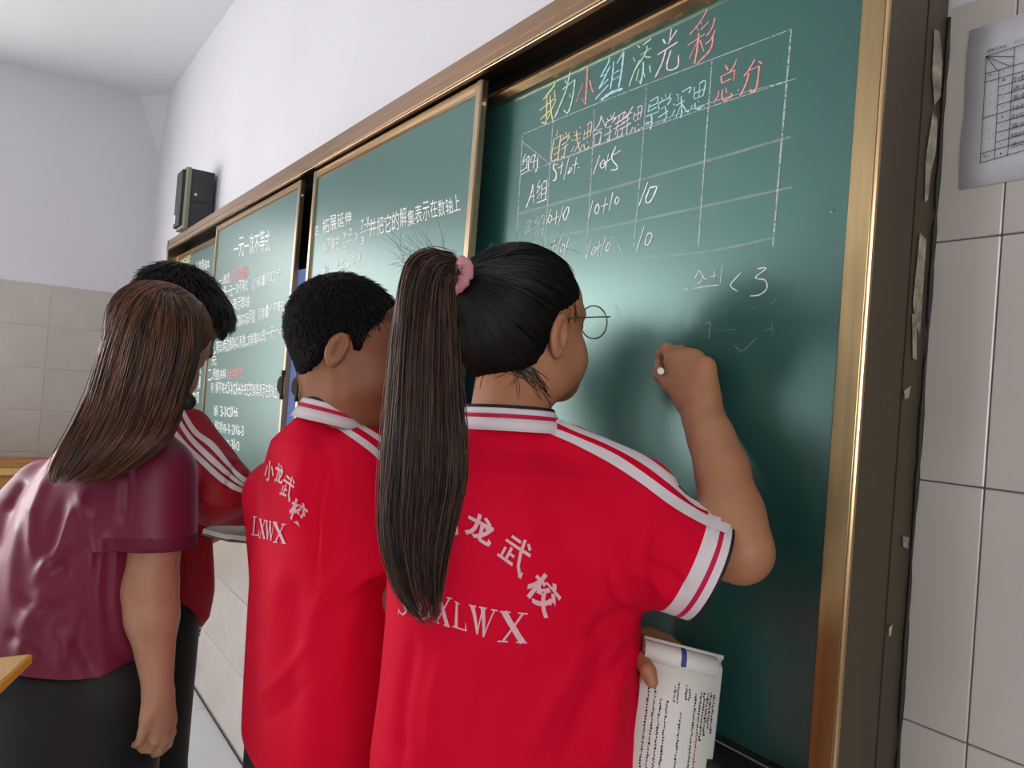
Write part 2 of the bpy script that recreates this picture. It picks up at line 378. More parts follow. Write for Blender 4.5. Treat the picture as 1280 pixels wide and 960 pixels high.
def polygonise(s, lo, hi, vox):
    lo = np.asarray(lo, float); hi = np.asarray(hi, float); B = 8
    nb = np.ceil((hi-lo)/(vox*B)).astype(int)+1; N = nb*B
    gx, gy, gz = np.meshgrid(*[np.arange(n) for n in nb], indexing='ij')
    bc = np.stack([gx, gy, gz], -1).reshape(-1, 3); cen = lo+(bc*B+B/2-.5)*vox
    R = B*vox*.5*1.75
    vals = [fn(cen) for fn, k, op in s.p]; D = np.full(len(cen), 9.)
    for (fn, k, op), v in zip(s.p, vals): D = comb(D, v, k, op)
    act = np.where(np.abs(D) < R*1.5)[0]
    G = np.repeat(np.repeat(np.repeat(D.reshape(nb).astype(np.float32), B, 0), B, 1), B, 2)
    off = np.stack(np.meshgrid(*[np.arange(B)]*3, indexing='ij'), -1).reshape(-1, 3)*vox
    base = lo+bc[act]*B*vox
    DA = np.full((len(act), B**3), 9., np.float64)
    for (fn, k, op), v in zip(s.p, vals):
        va = v[act]; ix = np.where(va < R*1.6+k+.012)[0]
        if len(ix) == 0: continue
        d = fn(base[ix][:, None, :]+off[None]); DA[ix] = comb(DA[ix], d, k, op)
    G5 = G.reshape(nb[0], B, nb[1], B, nb[2], B)
    b = bc[act]; G5[b[:, 0], :, b[:, 1], :, b[:, 2], :] = DA.reshape(-1, B, B, B).astype(np.float32)
    G = G5.reshape(N); S = G < 0
    V_acc = []; quads = []
    cid = lambda i, j, k: (i*N[1]+j)*N[2]+k
    cells = []; pos = []
    for ax in range(3):
        sl0 = [slice(None)]*3; sl1 = [slice(None)]*3; sl0[ax] = slice(0, -1); sl1[ax] = slice(1, None)
        e = np.argwhere(S[tuple(sl0)] != S[tuple(sl1)])
        e = e[(e > 0).all(1)]
        d0 = G[e[:, 0], e[:, 1], e[:, 2]]; e1 = e.copy(); e1[:, ax] += 1; d1 = G[e1[:, 0], e1[:, 1], e1[:, 2]]
        p = e.astype(float); p[:, ax] += d0/(d0-d1)
        a1, a2 = (ax+1) % 3, (ax+2) % 3; q = []
        for da, db in ((0, 0), (1, 0), (1, 1), (0, 1)):
            c = e.copy(); c[:, a1] -= da; c[:, a2] -= db; ci = cid(c[:, 0], c[:, 1], c[:, 2]); q.append(ci); cells.append(ci); pos.append(p)
        q = np.stack(q, 1); flip = d0 > 0; q[flip] = q[flip][:, ::-1]; quads.append(q[:, ::-1] if False else q)
    cells = np.concatenate(cells); pos = np.concatenate(pos); quads = np.concatenate(quads)
    u, inv = np.unique(cells, return_inverse=True); cnt = np.bincount(inv, minlength=len(u))
    V = np.stack([np.bincount(inv, pos[:, i], len(u))/cnt for i in range(3)], 1)
    Q = np.searchsorted(u, quads)
    return lo+V*vox, Q
def relax(V, Q, it=1, f=.5):
    E = np.concatenate([Q[:, [0, 1]], Q[:, [1, 2]], Q[:, [2, 3]], Q[:, [3, 0]]]); n = len(V)
    for _ in range(it):
        c = np.bincount(E[:, 0], minlength=n)+np.bincount(E[:, 1], minlength=n)+1e-9
        A = np.stack([(np.bincount(E[:, 0], V[E[:, 1], i], n)+np.bincount(E[:, 1], V[E[:, 0], i], n))/c for i in range(3)], 1)
        V = V+(A-V)*f
    return V
def vnorm(V, Q):
    fn = np.cross(V[Q[:, 2]]-V[Q[:, 0]], V[Q[:, 3]]-V[Q[:, 1]]); N = np.zeros_like(V)
    for i in range(3):
        for c in range(4): N[:, i] += np.bincount(Q[:, c], fn[:, i], len(V))
    return N/(np.linalg.norm(N, axis=1, keepdims=True)+1e-12)
def folds(V, Q, fl, amp=1.0):
    """cloth creases: ridges (+) and furrows (-) along lines that lie on the side of the cloth seen here"""
    N = vnorm(V, Q); vd = V-CAM; vd /= np.linalg.norm(vd, axis=1, keepdims=True)
    face = np.clip(-(N*vd).sum(1)*2.2, 0, 1); p = prj(V)[:, :2]; disp = np.zeros(len(V))
    for pts, wpx, a in fl:
        pts = np.array(pts, float); best = np.full(len(V), 1e9); tt = np.zeros(len(V)); n = len(pts)-1
        for i in range(n):
            ab = pts[i+1]-pts[i]; q = p-pts[i]; t = np.clip((q@ab)/(ab@ab), 0, 1); d = np.linalg.norm(q-t[:, None]*ab, axis=1)
            m = d < best; best[m] = d[m]; tt[m] = (i+t[m])/n
        disp += a*np.exp(-(best/wpx)**2)*np.clip(np.sin(np.clip(tt*.94+.03, 0, 1)*math.pi)*1.6, 0, 1)
    return V+N*(disp*face*amp)[:, None]
def snap(V, p, n, R):
    d = (V-p)@n; r = np.linalg.norm(V-p, axis=1); m = (r < R) & (d > -.0028); V = V.copy(); V[m] -= d[m][:, None]*n; return V
def wobble(V, Q, amp, sc, seed=0):
    r = np.random.default_rng(seed); N = vnorm(V, Q); d = np.zeros(len(V))
    for _ in range(7):
        kv = r.normal(size=3)*np.array([1, 1, .45])*sc; d += np.sin(V@kv+r.uniform(0, 6.28))
    return V+N*(d*amp/3)[:, None]
def solid(name, s, lo, hi, vox, m, parent, sm=1, post=None):
    V, Q = polygonise(s, lo, hi, vox); V = relax(V, Q, sm)
    if post: V = post(V, Q)
    o = mesh(name, V, Q, m, None, True)
    if parent: adopt(o, parent)
    return o
class Skin:                                                  # fast ray / nearest queries on a finished mesh
    def __init__(s, o):
        me = o.data; s.t = BVHTree.FromPolygons([v.co for v in me.vertices], [tuple(p.vertices) for p in me.polygons])
    def at(s, x, y, lift=.0012, Z=None):
        d = Vector(ray(x, y)).normalized(); h = s.t.ray_cast(Vector(CAM), d)
        if h[0] is None or (Z is not None and abs((np.array(h[0])-CAM)@FW-Z) > .2):
            if Z is None: return None
            h = s.t.find_nearest(Vector(P(x, y, Z)))
        n = h[1]
        if n.dot(d) > 0: n = -n
        return np.array(h[0]+n*lift)
def smooth_line(pts, n):
    pts = np.array(pts, float); k = len(pts)
    if k == 2: return np.array([pts[0]+(pts[1]-pts[0])*t for t in np.linspace(0, 1, n)])
    ext = np.vstack([2*pts[0]-pts[1], pts, 2*pts[-1]-pts[-2]]); out = []
    for t in np.linspace(0, k-1-1e-6, n):
        i = int(t); f = t-i; p0, p1, p2, p3 = ext[i:i+4]
        out.append(.5*((2*p1)+(-p0+p2)*f+(2*p0-5*p1+4*p2-p3)*f*f+(-p0+3*p1-3*p2+p3)*f**3))
    return np.array(out)
assert True
def ribbon_on(name, skin, edgeA, edgeB, m, parent, n=60, k=5, lift=.0014, Z=None):
    """a flat band sewn on the cloth between two edge lines"""
    A = smooth_line(edgeA, n); B = smooth_line(edgeB, n); V = []; ok = []
    for i in range(n):
        for j in range(k):
            q = A[i]+(B[i]-A[i])*j/(k-1); h = skin.at(q[0], q[1], lift, Z if Z is None or np.isscalar(Z) else Z[0]+(Z[1]-Z[0])*i/(n-1)); ok.append(h is not None); V.append(h if h is not None else (0, 0, 0))
    Fc = [(i*k+j, i*k+j+1, (i+1)*k+j+1, (i+1)*k+j) for i in range(n-1) for j in range(k-1)]
    V = np.array(V); Fc = [f for f in Fc if all(ok[q] for q in f) and max(np.linalg.norm(V[f[0]]-V[f[q]]) for q in (1, 2, 3)) < .05]
    use = sorted({q for f in Fc for q in f}); mp = {q: i for i, q in enumerate(use)}
    o = mesh(name, V[use], [tuple(mp[q] for q in f) for f in Fc], m, None, True); adopt(o, parent); return o
def strands(name, paths, rad, m, parent, sides=3, taper=True):
    """paths (N,S,3) -> one mesh of fine tapered tubes; float attribute rnd per strand"""
    paths = np.asarray(paths, float); N, S, _ = paths.shape; rad = np.broadcast_to(np.asarray(rad, float).reshape(-1, 1), (N, 1))
    T = np.gradient(paths, axis=1); T /= np.linalg.norm(T, axis=2, keepdims=True)+1e-9
    a = np.array([.31, .87, .38]); U = np.cross(T, a); U /= np.linalg.norm(U, axis=2, keepdims=True)+1e-9; W = np.cross(T, U)
    t = np.linspace(0, 1, S); pr_ = np.minimum(1, np.minimum(t*10+.5, (1-t)*5+.12)) if taper else np.ones(S)
    an = np.arange(sides)*2*math.pi/sides; r = (rad*pr_[None])[..., None, None]
    V = paths[:, :, None]+r*(U[:, :, None]*np.cos(an)[None, None, :, None]+W[:, :, None]*np.sin(an)[None, None, :, None])
    base = (np.arange(N)[:, None, None]*S+np.arange(S-1)[None, :, None])*sides; j = np.arange(sides)[None, None]
    a0 = base+j; b0 = base+(j+1) % sides; Q = np.stack([a0, b0, b0+sides, a0+sides], -1).reshape(-1, 4)
    o = mesh(name, V.reshape(-1, 3), Q, m, None, True); attr(o, 'rnd', np.repeat(rng.random(N), S*sides))
    if parent: adopt(o, parent)
    return o
def frame(f, pitch=0, roll=0):
    """right, forward, up axes of a head that faces f (horizontal), pitched down by pitch, rolled to its right"""
    f = nrm([f[0], f[1], 0]); u = np.array([0, 0, 1.]); r = np.cross(f, u)
    f2 = f*math.cos(pitch)-u*math.sin(pitch); u2 = u*math.cos(pitch)+f*math.sin(pitch)
    r2 = r*math.cos(roll)-u2*math.sin(roll); u3 = u2*math.cos(roll)+r*math.sin(roll)
    return np.stack([r2, f2, u3], 1)                          # columns
def hp(c, A, s, x, y, z): return np.asarray(c)+A@(np.array([x, y, z])*s)
def add_head(S, c, A, s=1.0, chin=0.0, female=False):
    h = lambda x, y, z: hp(c, A, s, x, y, z)
    S.ell(h(0, -.010, .030), np.array([.0735, .092, .082])*s, A, .01)
    S.ell(h(0, .030, -.030), np.array([.058, .056, .072])*s, A, .03)
    S.ell(h(0, .030, .040), np.array([.060, .060, .052])*s, A, .03)
    for q in (-1, 1):
        S.cap(h(.052*q, .000, -.040), h(.046*q, .014, -.075), .016*s, .015*s, .03)
        S.cap(h(.046*q, .014, -.075), h(.012*q, .072, -.100+chin), .017*s, .013*s, .035)
        S.ell(h(.033*q, .056, -.046), np.array([.028, .033, .032])*s, A, .03)
        S.ell(h(.030*q, .098, .004), np.array([.016, .014, .012])*s, A, .012, '-')
        S.ell(h(.031*q, .074, .002), np.array([.0145, .0145, .0115])*s, A, .004)
        S.cap(h(.014*q, .086, .021), h(.044*q, .076, .020), .006*s, .006*s, .014)
    S.ell(h(0, .073, -.098+chin), np.array([.018, .015, .015])*s, A, .03)
    S.cap(h(0, .084, .006), h(0, .103, -.026), .0065*s, .0095*s, .016)
    for q in (-1, 1): S.ell(h(.010*q, .094, -.031), np.array([.0075, .009, .007])*s, A, .008)
    S.ell(h(0, .083, -.052), np.array([.026, .012, .016])*s, A, .02)
    S.cap(h(-.016, .084, -.055), h(.016, .084, -.055), .0055*s, None, .006); S.cap(h(-.013, .083, -.064), h(.013, .083, -.064), .0065*s, None, .006)
    S.cap(h(-.02, .098, -.0597), h(.02, .098, -.0597), .0022*s, None, .003, '-')
    tl = math.radians(14)
    for q in (-1, 1):                                         # ears, tilted back, hollowed
        yaw = math.radians(-8)*q
        E = A@np.array([[math.cos(yaw), math.sin(yaw), 0], [-math.sin(yaw), math.cos(yaw), 0], [0, 0, 1]])@np.array([[1, 0, 0], [0, math.cos(tl), math.sin(tl)], [0, -math.sin(tl), math.cos(tl)]])
        ec = h(.080*q, -.008, -.006)
        S.ell(ec, np.array([.0080, .0180, .0315])*s, E, .005)
        S.ell(ec+E@(np.array([.0085*q, .003, .002])*s), np.array([.0095, .0105, .0215])*s, E, .002, '-')
        S.cap(ec+E@(np.array([.0015*q, -.0045, .016])*s), ec+E@(np.array([.001*q, -.0035, -.012])*s), .0022*s, None, .003)
        S.ell(ec+E@(np.array([.001*q, .012, -.002])*s), np.array([.004, .004, .006])*s, E, .004)
        S.ell(ec+E@(np.array([0, .004, -.026])*s), np.array([.0045, .007, .008])*s, E, .006)
def rad_surface(fn, c, dirs, rmax=.2, it=22):
    lo = np.zeros(len(dirs)); hi = np.full(len(dirs), rmax)
    for _ in range(it):
        m = (lo+hi)/2; ins = fn(c+dirs*m[:, None]) < 0; lo = np.where(ins, m, lo); hi = np.where(ins, hi, m)
    return lo
def cap_fn(c, A, s, th, line, extra=(), nape=(-.036, -.022, .054)):
    """hair volume: skull grown by th, kept above the hairline given as (forward, up) pairs"""
    H = Sdf(); h = lambda x, y, z: hp(c, A, s, x, y, z)
    H.ell(h(0, -.010, .030), (np.array([.0735, .092, .082])+th)*s, A, .01)
    H.ell(h(0, nape[0], nape[1]), (np.array([.056, nape[2], .055])+th*.7)*s, A, .03)
    for e in extra: H.ell(h(*e[0]), np.array(e[1])*s, A, .025)
    ln = np.array(line, float)
    def cut(X):
        q = ((X-c)@A)/s; side = np.interp(q[..., 1], ln[:, 0], ln[:, 1])+.0022*np.sin(q[..., 1]*610+q[..., 0]*300)+.0018*np.sin(q[..., 0]*520+1+q[..., 2]*200)
        
        return (side-q[..., 2])*s*.8
    H.add(cut, .006, 'x')
    H.line = ln
    return H
def stations(rows, t, g):
    out = []
    gr = abs(g@RT); tr = abs(t@RT)
    for py, xl, xr, Z, b in rows:
        xm = (xl+xr)/2; c = P(xm, py, Z); hw = (xr-xl)/2*Z/F
        a = math.sqrt(max(hw*hw-(b*gr)**2, (.3*hw)**2))/tr
        out.append((c[2], c[0], c[1], a, b))
    return out
def legs(S, hipL, hipR, footL, footR, r=.075):
    for a, b in ((hipL, footL), (hipR, footR)):
        kn = (np.array(a)+np.array(b))/2+np.array([0, 0, .03]); S.cap(a, kn, r, r*.75, .03); S.cap(kn, b, r*.75, r*.62, .03)
def shoe(par, c, f, m, label=None):
    S = Sdf(); f = nrm([f[0], f[1], 0]); c = np.array(c, float); r = np.cross(f, [0, 0, 1]); A = np.stack([r, f, [0, 0, 1]], 1)
    S.ell(c+f*.06+[0, 0, .035], (.042, .125, .040), A, .01); S.ell(c-f*.01+[0, 0, .055], (.036, .065, .055), A, .02)
    S.add(lambda X: .004-X[..., 2], .004, 'x')
    o = solid('shoe', S, c-.2, c+.2, .006, m, par)
    return o

def skin_mat(name, col, red):
    m = mat(name, col, .48, spec=.35, sss=.12, noise=.10, nscale=14, col2=red, bump=.12, bscale=220, bdist=.0006); return m
M['skin_girl'] = skin_mat('tan skin', (.46, .215, .115), (.42, .18, .095))
M['skin_boy'] = skin_mat('brown skin', (.34, .145, .08), (.31, .125, .07))
M['skin_teacher'] = skin_mat('fair skin', (.48, .26, .17), (.43, .21, .135))
def hair_mat(name, dark, light, rough=.32):
    m = mat(name, dark, rough, spec=.45); nt = m.node_tree; b = nt.nodes['Principled BSDF']
    a = nt.nodes.new('ShaderNodeAttribute'); a.attribute_name = 'rnd'; mx = nt.nodes.new('ShaderNodeMix'); mx.data_type = 'RGBA'
    pw = nt.nodes.new('ShaderNodeMath'); pw.operation = 'POWER'; pw.inputs[1].default_value = 2.2
    nt.links.new(a.outputs['Fac'], pw.inputs[0]); nt.links.new(pw.outputs[0], mx.inputs[0])
    mx.inputs[6].default_value = (*dark, 1); mx.inputs[7].default_value = (*light, 1); nt.links.new(mx.outputs[2], b.inputs['Base Color']); return m
M['hair'] = hair_mat('black hair', (.0045, .0038, .0038), (.014, .011, .010))
M['scalp'] = mat('dark hair roots', (.004, .0036, .0036), .85, spec=.1)
M['ponytail'] = hair_mat('dark brown hair', (.014, .009, .0075), (.17, .088, .062), .40); M['ponytail'].node_tree.nodes['Principled BSDF'].inputs['Specular IOR Level'].default_value = .28
M['hair2'] = hair_mat('black brown hair', (.007, .0055, .005), (.04, .024, .018), .38)
M['teacherhair'] = hair_mat('chestnut dyed hair', (.020, .009, .006), (.30, .115, .05), .36)
def cloth(name, col, **k): return mat(name, col, k.pop('rough', .62), spec=k.pop('spec', .3), bump=.12, bscale=700, bdist=.0004, sheen=k.pop('sheen', .15), **k)
M['red'] = cloth('bright red jersey', (.69, .0012, .030), noise=.05, nscale=8, sheen=.03, rough=.72, spec=.1)
M['darkred'] = cloth('deep red jersey', (.36, .006, .016), noise=.06, nscale=8, sheentint=(1, .3, .35))
M['white'] = cloth('white knit tape', (.74, .66, .70)); M['redtape'] = cloth('red tape', (.55, .006, .06)); M['blacktape'] = cloth('black tape', (.014, .012, .018))
M['print'] = mat('faded pinkish white print', (.80, .44, .50), .6, noise=.08, nscale=60)
M['maroon'] = cloth('maroon jersey', (.165, .008, .040), noise=.08, nscale=6, rough=.48, spec=.4, sheen=.35, sheentint=(1, .35, .6))
M['maroonrib'] = cloth('maroon rib', (.13, .007, .032)); M['trousers'] = cloth('black trousers', (.010, .010, .011), sheen=.05)
M['shoe'] = mat('white trainer', (.6, .6, .6), .5); M['eyewhite'] = mat('eye white', (.6, .58, .55), .2); M['iris'] = mat('dark iris', (.01, .007, .005), .1)
M['lip'] = mat('lips', (.34, .10, .08), .4); M['scrunchie'] = mat('pink towelling', (.62, .26, .30), .85, bump=.8, bscale=250, bdist=.002)
M['steel'] = mat('thin metal wire', (.35, .30, .24), .3, metal=1); M['chalkstick'] = mat('white chalk stick', (.85, .82, .80), .9)
gl = bpy.data.materials.new('spectacle lens'); gl.use_nodes = True; nt = gl.node_tree; nt.nodes.remove(nt.nodes['Principled BSDF'])
tr = nt.nodes.new('ShaderNodeBsdfTransparent'); tr.inputs[0].default_value = (.93, .97, .95, 1); gs = nt.nodes.new('ShaderNodeBsdfGlossy'); gs.inputs['Roughness'].default_value = .02
mx = nt.nodes.new('ShaderNodeMixShader'); mx.inputs[0].default_value = .08
nt.links.new(tr.outputs[0], mx.inputs[1]); nt.links.new(gs.outputs[0], mx.inputs[2]); nt.links.new(mx.outputs[0], nt.nodes['Material Output'].inputs[0]); M['lens'] = gl
def eyes(par, c, A, s, closed=False):
    for q in (-1, 1):
        e = hp(c, A, s, .031*q, .0775, .002); S = Sdf(); S.ell(e, np.array([.0118, .0118, .0095])*s, A, .01)
        o = solid('eye', S, e-.02, e+.02, .002, M['eyewhite'], par)
        S = Sdf(); S.ell(hp(c, A, s, .031*q, .0865, .001), np.array([.0052, .0035, .0052])*s, A, .01)
        i = solid('iris', S, e-.02, e+.02, .0012, M['iris'], o)
def brows(par, c, A, s, m):
    pts = []
    for q in (-1, 1):
        for i in range(110):
            t = random.random(); x = (.014+.032*t)*q; z = .024+.006*math.sin(t*2.4)+random.uniform(-.0028, .0028); y = .0925-.016*t*t
            a = hp(c, A, s, x, y, z); b = hp(c, A, s, x+.006*q, y-.0015, z+.002); pts.append([a, (a+b)/2+A[:, 1]*.0005, b])
    return strands('eyebrows', pts, .0004, m, par)
def hand(S, wrist, mcps, chains, thumb, r=.0085, k=.006, palm_r=.012, wr=.022, wflat=None):
    """palm as a fan of capsules from wrist to each knuckle, every finger its own chain of joints"""
    for m_, w_ in zip(mcps, (-1, -.3, .3, 1)):
        S.cap(wrist+(np.mean(mcps, 0)-wrist)*.15+(m_-np.mean(mcps, 0))*.45, m_, palm_r*1.12, palm_r*.86, .014)
    for i, (m_, ch) in enumerate(zip(mcps, chains)):
        f = (1, 1.04, .98, .86)[i]; pts = [m_]+list(ch)
        for j in range(len(pts)-1):
            S.cap(pts[j], pts[j+1], r*f*(1.08, .98, .88)[min(j, 2)], r*f*(.98, .88, .78)[min(j, 2)], k if j else .008)
    pts = list(thumb)
    for j in range(len(pts)-1): S.cap(pts[j], pts[j+1], r*(1.5, 1.18, 1.02)[min(j, 2)], r*(1.18, 1.05, .9)[min(j, 2)], .012 if j == 0 else k)
def bands(o, par, p, n, R, spec):
    """cut a sleeve or hem at distances behind the plane (p,n) and make each band an object of its own"""
    bm = bmesh.new(); bm.from_mesh(o.data); p = Vector(p); n = Vector(n).normalized()
    near = lambda co: (co-p).length < R and ((co-p)-n*((co-p).dot(n))).length < R*.72
    for d in sorted({x for sp in spec for x in sp[:2] if x > 0}):
        vs = [v for v in bm.verts if near(v.co)]; es = {e for v in vs for e in v.link_edges}; fs = {f for v in vs for f in v.link_faces}
        bmesh.ops.bisect_plane(bm, geom=list(vs)+list(es)+list(fs), dist=1e-6, plane_co=p-n*d, plane_no=n)
    res = []
    for d0, d1, m, nm in spec:
        sel = [f for f in bm.faces if near(f.calc_center_median()) and d0 <= (p-f.calc_center_median()).dot(n) < d1]
        if not sel: continue
        vs = {}; V = []; Fc = []
        for f in sel:
            fi = []
            for v in f.verts:
                if v.index not in vs or True:
                    key = tuple(round(c, 6) for c in v.co)
                    if key not in vs: vs[key] = len(V); V.append(v.co.copy())
                    fi.append(vs[key])
            Fc.append(fi)
        b = mesh(nm, [tuple(v) for v in V], Fc, m, None, True); adopt(b, par); res.append(b)
        bmesh.ops.delete(bm, geom=sel, context='FACES')
    bm.to_mesh(o.data); bm.free(); o.data.polygons.foreach_set('use_smooth', [True]*len(o.data.polygons)); return res
def collar(par, stn, t, g, spec, tilt=None, n=64, th=.004):
    """ring collar: stn = list of (centre, a, b) from top to bottom; spec gives parts by row range"""
    objs = []
    for (i0, i1, m, nm) in spec:
        V = []; Fc = []
        for lay in (0, 1):
            for i in range(i0, i1+1):
                c, a, b = stn[i]
                for j in range(n):
                    an = 2*math.pi*j/n; V.append(np.asarray(c)+t*(a-lay*th)*math.cos(an)+g*(b-lay*th)*math.sin(an)+(np.array([0, 0, 1])*(tilt or 0)*math.sin(an)))
        rws = i1-i0+1
        for lay in (0, 1):
            for i in range(rws-1):
                for j in range(n):
                    a0 = (lay*rws+i)*n+j; b0 = (lay*rws+i)*n+(j+1) % n; q = (a0, b0, b0+n, a0+n); Fc.append(q if lay else q[::-1])
        for j in range(n):
            j2 = (j+1) % n; Fc.append((j, j2, rws*n+j2, rws*n+j)); e = (rws-1)*n; Fc.append((e+j2, e+j, rws*n+e+j, rws*n+e+j2))
        o = mesh(nm, V, Fc, m, None, True); adopt(o, par); objs.append(o)
    return objs
# lettering: glyph outlines from the built-in font, laid into a four-cornered field on the cloth or the board
_gc = {}
def glyph(ch, bold=0.0):
    if (ch, bold) in _gc: return _gc[(ch, bold)]
    c = bpy.data.curves.new('g', 'FONT'); c.body = ch; c.offset = bold; c.resolution_u = 3; o = bpy.data.objects.new('g', c); COL.objects.link(o)
    dg = bpy.context.evaluated_depsgraph_get(); me = bpy.data.meshes.new_from_object(o.evaluated_get(dg))
    bm = bmesh.new(); bm.from_mesh(me); bmesh.ops.remove_doubles(bm, verts=bm.verts, dist=1e-4); bmesh.ops.triangulate(bm, faces=bm.faces)
    if bold:
        for _ in range(3): bmesh.ops.subdivide_edges(bm, edges=[e for e in bm.edges if e.calc_length() > .16], cuts=1); bmesh.ops.triangulate(bm, faces=bm.faces)
    V = np.array([v.co[:2] for v in bm.verts]); T = [tuple(v.index for v in f.verts) for f in bm.faces]; bm.free()
    bpy.data.objects.remove(o); bpy.data.curves.remove(c); bpy.data.meshes.remove(me)
    _gc[(ch, bold)] = (V, T); return V, T
def quadmap(q, u, v):                                         # q: bl, br, tr, tl
    q = np.array(q, float); return q[0]*((1-u)*(1-v))[:, None]+q[1]*(u*(1-v))[:, None]+q[2]*(u*v)[:, None]+q[3]*((1-u)*v)[:, None]

# ------------------------------------------------------------------ people
import time as _t; _t0 = _t.time()
def unit_h(v): v = np.array([v[0], v[1], 0.]); return v/np.linalg.norm(v)
# ---- girl with a ponytail, writing on the board
girl = empty('person', (-.84, -.33, 0), 'girl with long ponytail and glasses in red jersey, arm raised to write on the board', 'person')
S_L, S_R = P(556, 618, .95), P(745, 612, 1.02)
gt = unit_h(S_R-S_L); gg = np.array([-gt[1], gt[0], 0.])        # lateral axis, forward axis
if gg@FW < 0: gg = -gg
gc = P(655, 411, 1.08); gA = frame(RT*.74+FW*.67, math.radians(-8), math.radians(2)); gs = .93
bd = Sdf(); add_head(bd, gc, gA, gs, .012)
neck0 = P(636, 548, 1.02)
bd.cap(hp(gc, gA, gs, 0, -.022, -.055), neck0, .047, .056, .03)
tor = stations([(548, 580, 700, 1.02, .045), (580, 520, 745, 1.0, .065), (640, 515, 770, 1.0, .085), (760, 520, 780, 1.0, .085), (900, 500, 795, 1.0, .085), (1040, 500, 795, 1.0, .09)], gt, gg)
bd.stack(tor, gt, gg, 2.2, .02)
ELB, WR = P(926, 689, .905), P(877, 518, 1.025)
S_A = P(745, 650, 1.02)
bd.cap(S_A, ELB, .036, .0310, .02); bd.cap(ELB, P(915, 640, .935), .0310, .0310, .03); bd.cap(P(915, 640, .935), P(902, 585, .968), .0310, .0265, .03)
bd.cap(P(902, 585, .968), P(888, 545, 1.0), .0265, .0230, .03); bd.cap(P(888, 545, 1.0), WR, .0230, .0215, .03); bd.cap(WR, P(874, 502, 1.03), .0215, .0215, .02)
mc = [P(843, 452, 1.072), P(856, 448, 1.066), P(869, 450, 1.052), P(882, 459, 1.030)]
ch = [[P(834, 437, 1.098), P(827, 443, 1.112), P(828, 456, 1.118)], [P(850, 440, 1.095), P(840, 456, 1.108), P(831, 468, 1.103)],
      [P(868, 447, 1.080), P(860, 466, 1.090), P(854, 474, 1.072)], [P(884, 460, 1.052), P(876, 477, 1.062), P(868, 482, 1.046)]]
hand(bd, P(874, 503, 1.028), mc, ch, [P(858, 500, 1.04), P(838, 481, 1.066), P(825, 467, 1.090), P(825, 455, 1.116)], .0092, .005, .0165)
# left arm: down and across in front of her to the book
EL2 = P(600, 780, 1.070); WL = P(775, 812, 1.050)
bd.cap(S_L, EL2, .042, .034, .02); bd.cap(EL2, WL, .034, .023, .02)
mc2 = [P(812, 797, 1.050), P(814, 806, 1.043), P(812, 817, 1.035), P(808, 828, 1.025)]
ch2 = [[P(833, 800, 1.050), P(845, 809, 1.040), P(850, 817, 1.030)], [P(833, 812, 1.045), P(843, 822, 1.037), P(842, 832, 1.030)],
       [P(830, 824, 1.037), P(838, 836, 1.031), P(836, 845, 1.025)], [P(822, 834, 1.025), P(830, 846, 1.025), P(828, 853, 1.020)]]
hand(bd, P(785, 812, 1.045), mc2, ch2, [P(795, 815, 1.011), P(802, 826, 0.971), P(810, 838, 0.948), P(815, 852, 0.941)], .0088, .005, .0150)
legs(bd, P(575, 1040, .98)*[1, 1, 0]+[0, 0, .78], P(700, 1040, 1.02)*[1, 1, 0]+[0, 0, .78], (-.86, -.44, .09), (-.78, -.30, .09), .07)
body = solid('body', bd, (-1.2, -.62, .0), (-.5, .0, 1.66), .003, M['skin_girl'], girl, 1)
bskin = Skin(body)
eyes(girl, gc, gA, gs)
S = Sdf(); S.cap(hp(gc, gA, gs, -.014, .089, -.055), hp(gc, gA, gs, .014, .089, -.055), .0035, None, .004); S.cap(hp(gc, gA, gs, -.012, .088, -.064), hp(gc, gA, gs, .012, .088, -.064), .0042, None, .004)
solid('lips', S, gc-.15, gc+.15, .003, M['lip'], girl)
brows(girl, gc, gA, gs, M['hair'])
# trousers and shoes (below the frame)
tr_ = Sdf(); legs(tr_, P(575, 1040, .98)*[1, 1, 0]+[0, 0, .80], P(700, 1040, 1.02)*[1, 1, 0]+[0, 0, .80], (-.86, -.44, .07), (-.78, -.30, .07), .088)
tr_.stack(stations([(990, 490, 800, .99, .095), (1100, 490, 800, .99, .095)], gt, gg), gt, gg, 2.2, .03)
solid('trousers', tr_, (-1.15, -.62, .02), (-.5, -.02, 1.0), .008, M['trousers'], girl)
for fx in ((-.86, -.44, 0), (-.78, -.30, 0)): shoe(girl, fx, gg, M['shoe'])
# shirt
sh = Sdf()
sst = stations([(526, 584, 692, 1.015, .052), (538, 566, 704, 1.015, .060), (560, 530, 728, 1.01, .070), (585, 512, 765, 1.0, .085), (620, 502, 785, .995, .098), (680, 498, 792, .99, .104),
                (760, 490, 800, .99, .105), (850, 482, 806, .985, .105), (930, 472, 812, .985, .108), (1010, 468, 816, .985, .11), (1060, 468, 818, .985, .112)], gt, gg)
sh.stack(sst, gt, gg, 2.25, .0)
CE = P(889, 714, .905); cn = nrm(RT*.90-UP*.42-FW*.12)
SR0 = P(762, 655, 1.0); ca = nrm(CE-SR0)
sh.cap(SR0, CE+ca*.03, .080, .0575, .05, cuts=[(CE, cn)])
sh.cap(P(712, 566, 1.01), P(800, 612, .97), .035, .040, .03)
sh.cap(CE-ca*.03, CE+ca*.06, .0520, .0520, 0, '-')
CL = P(572, 740, 1.0); sh.cap(S_L, CL, .060, .060, .04)
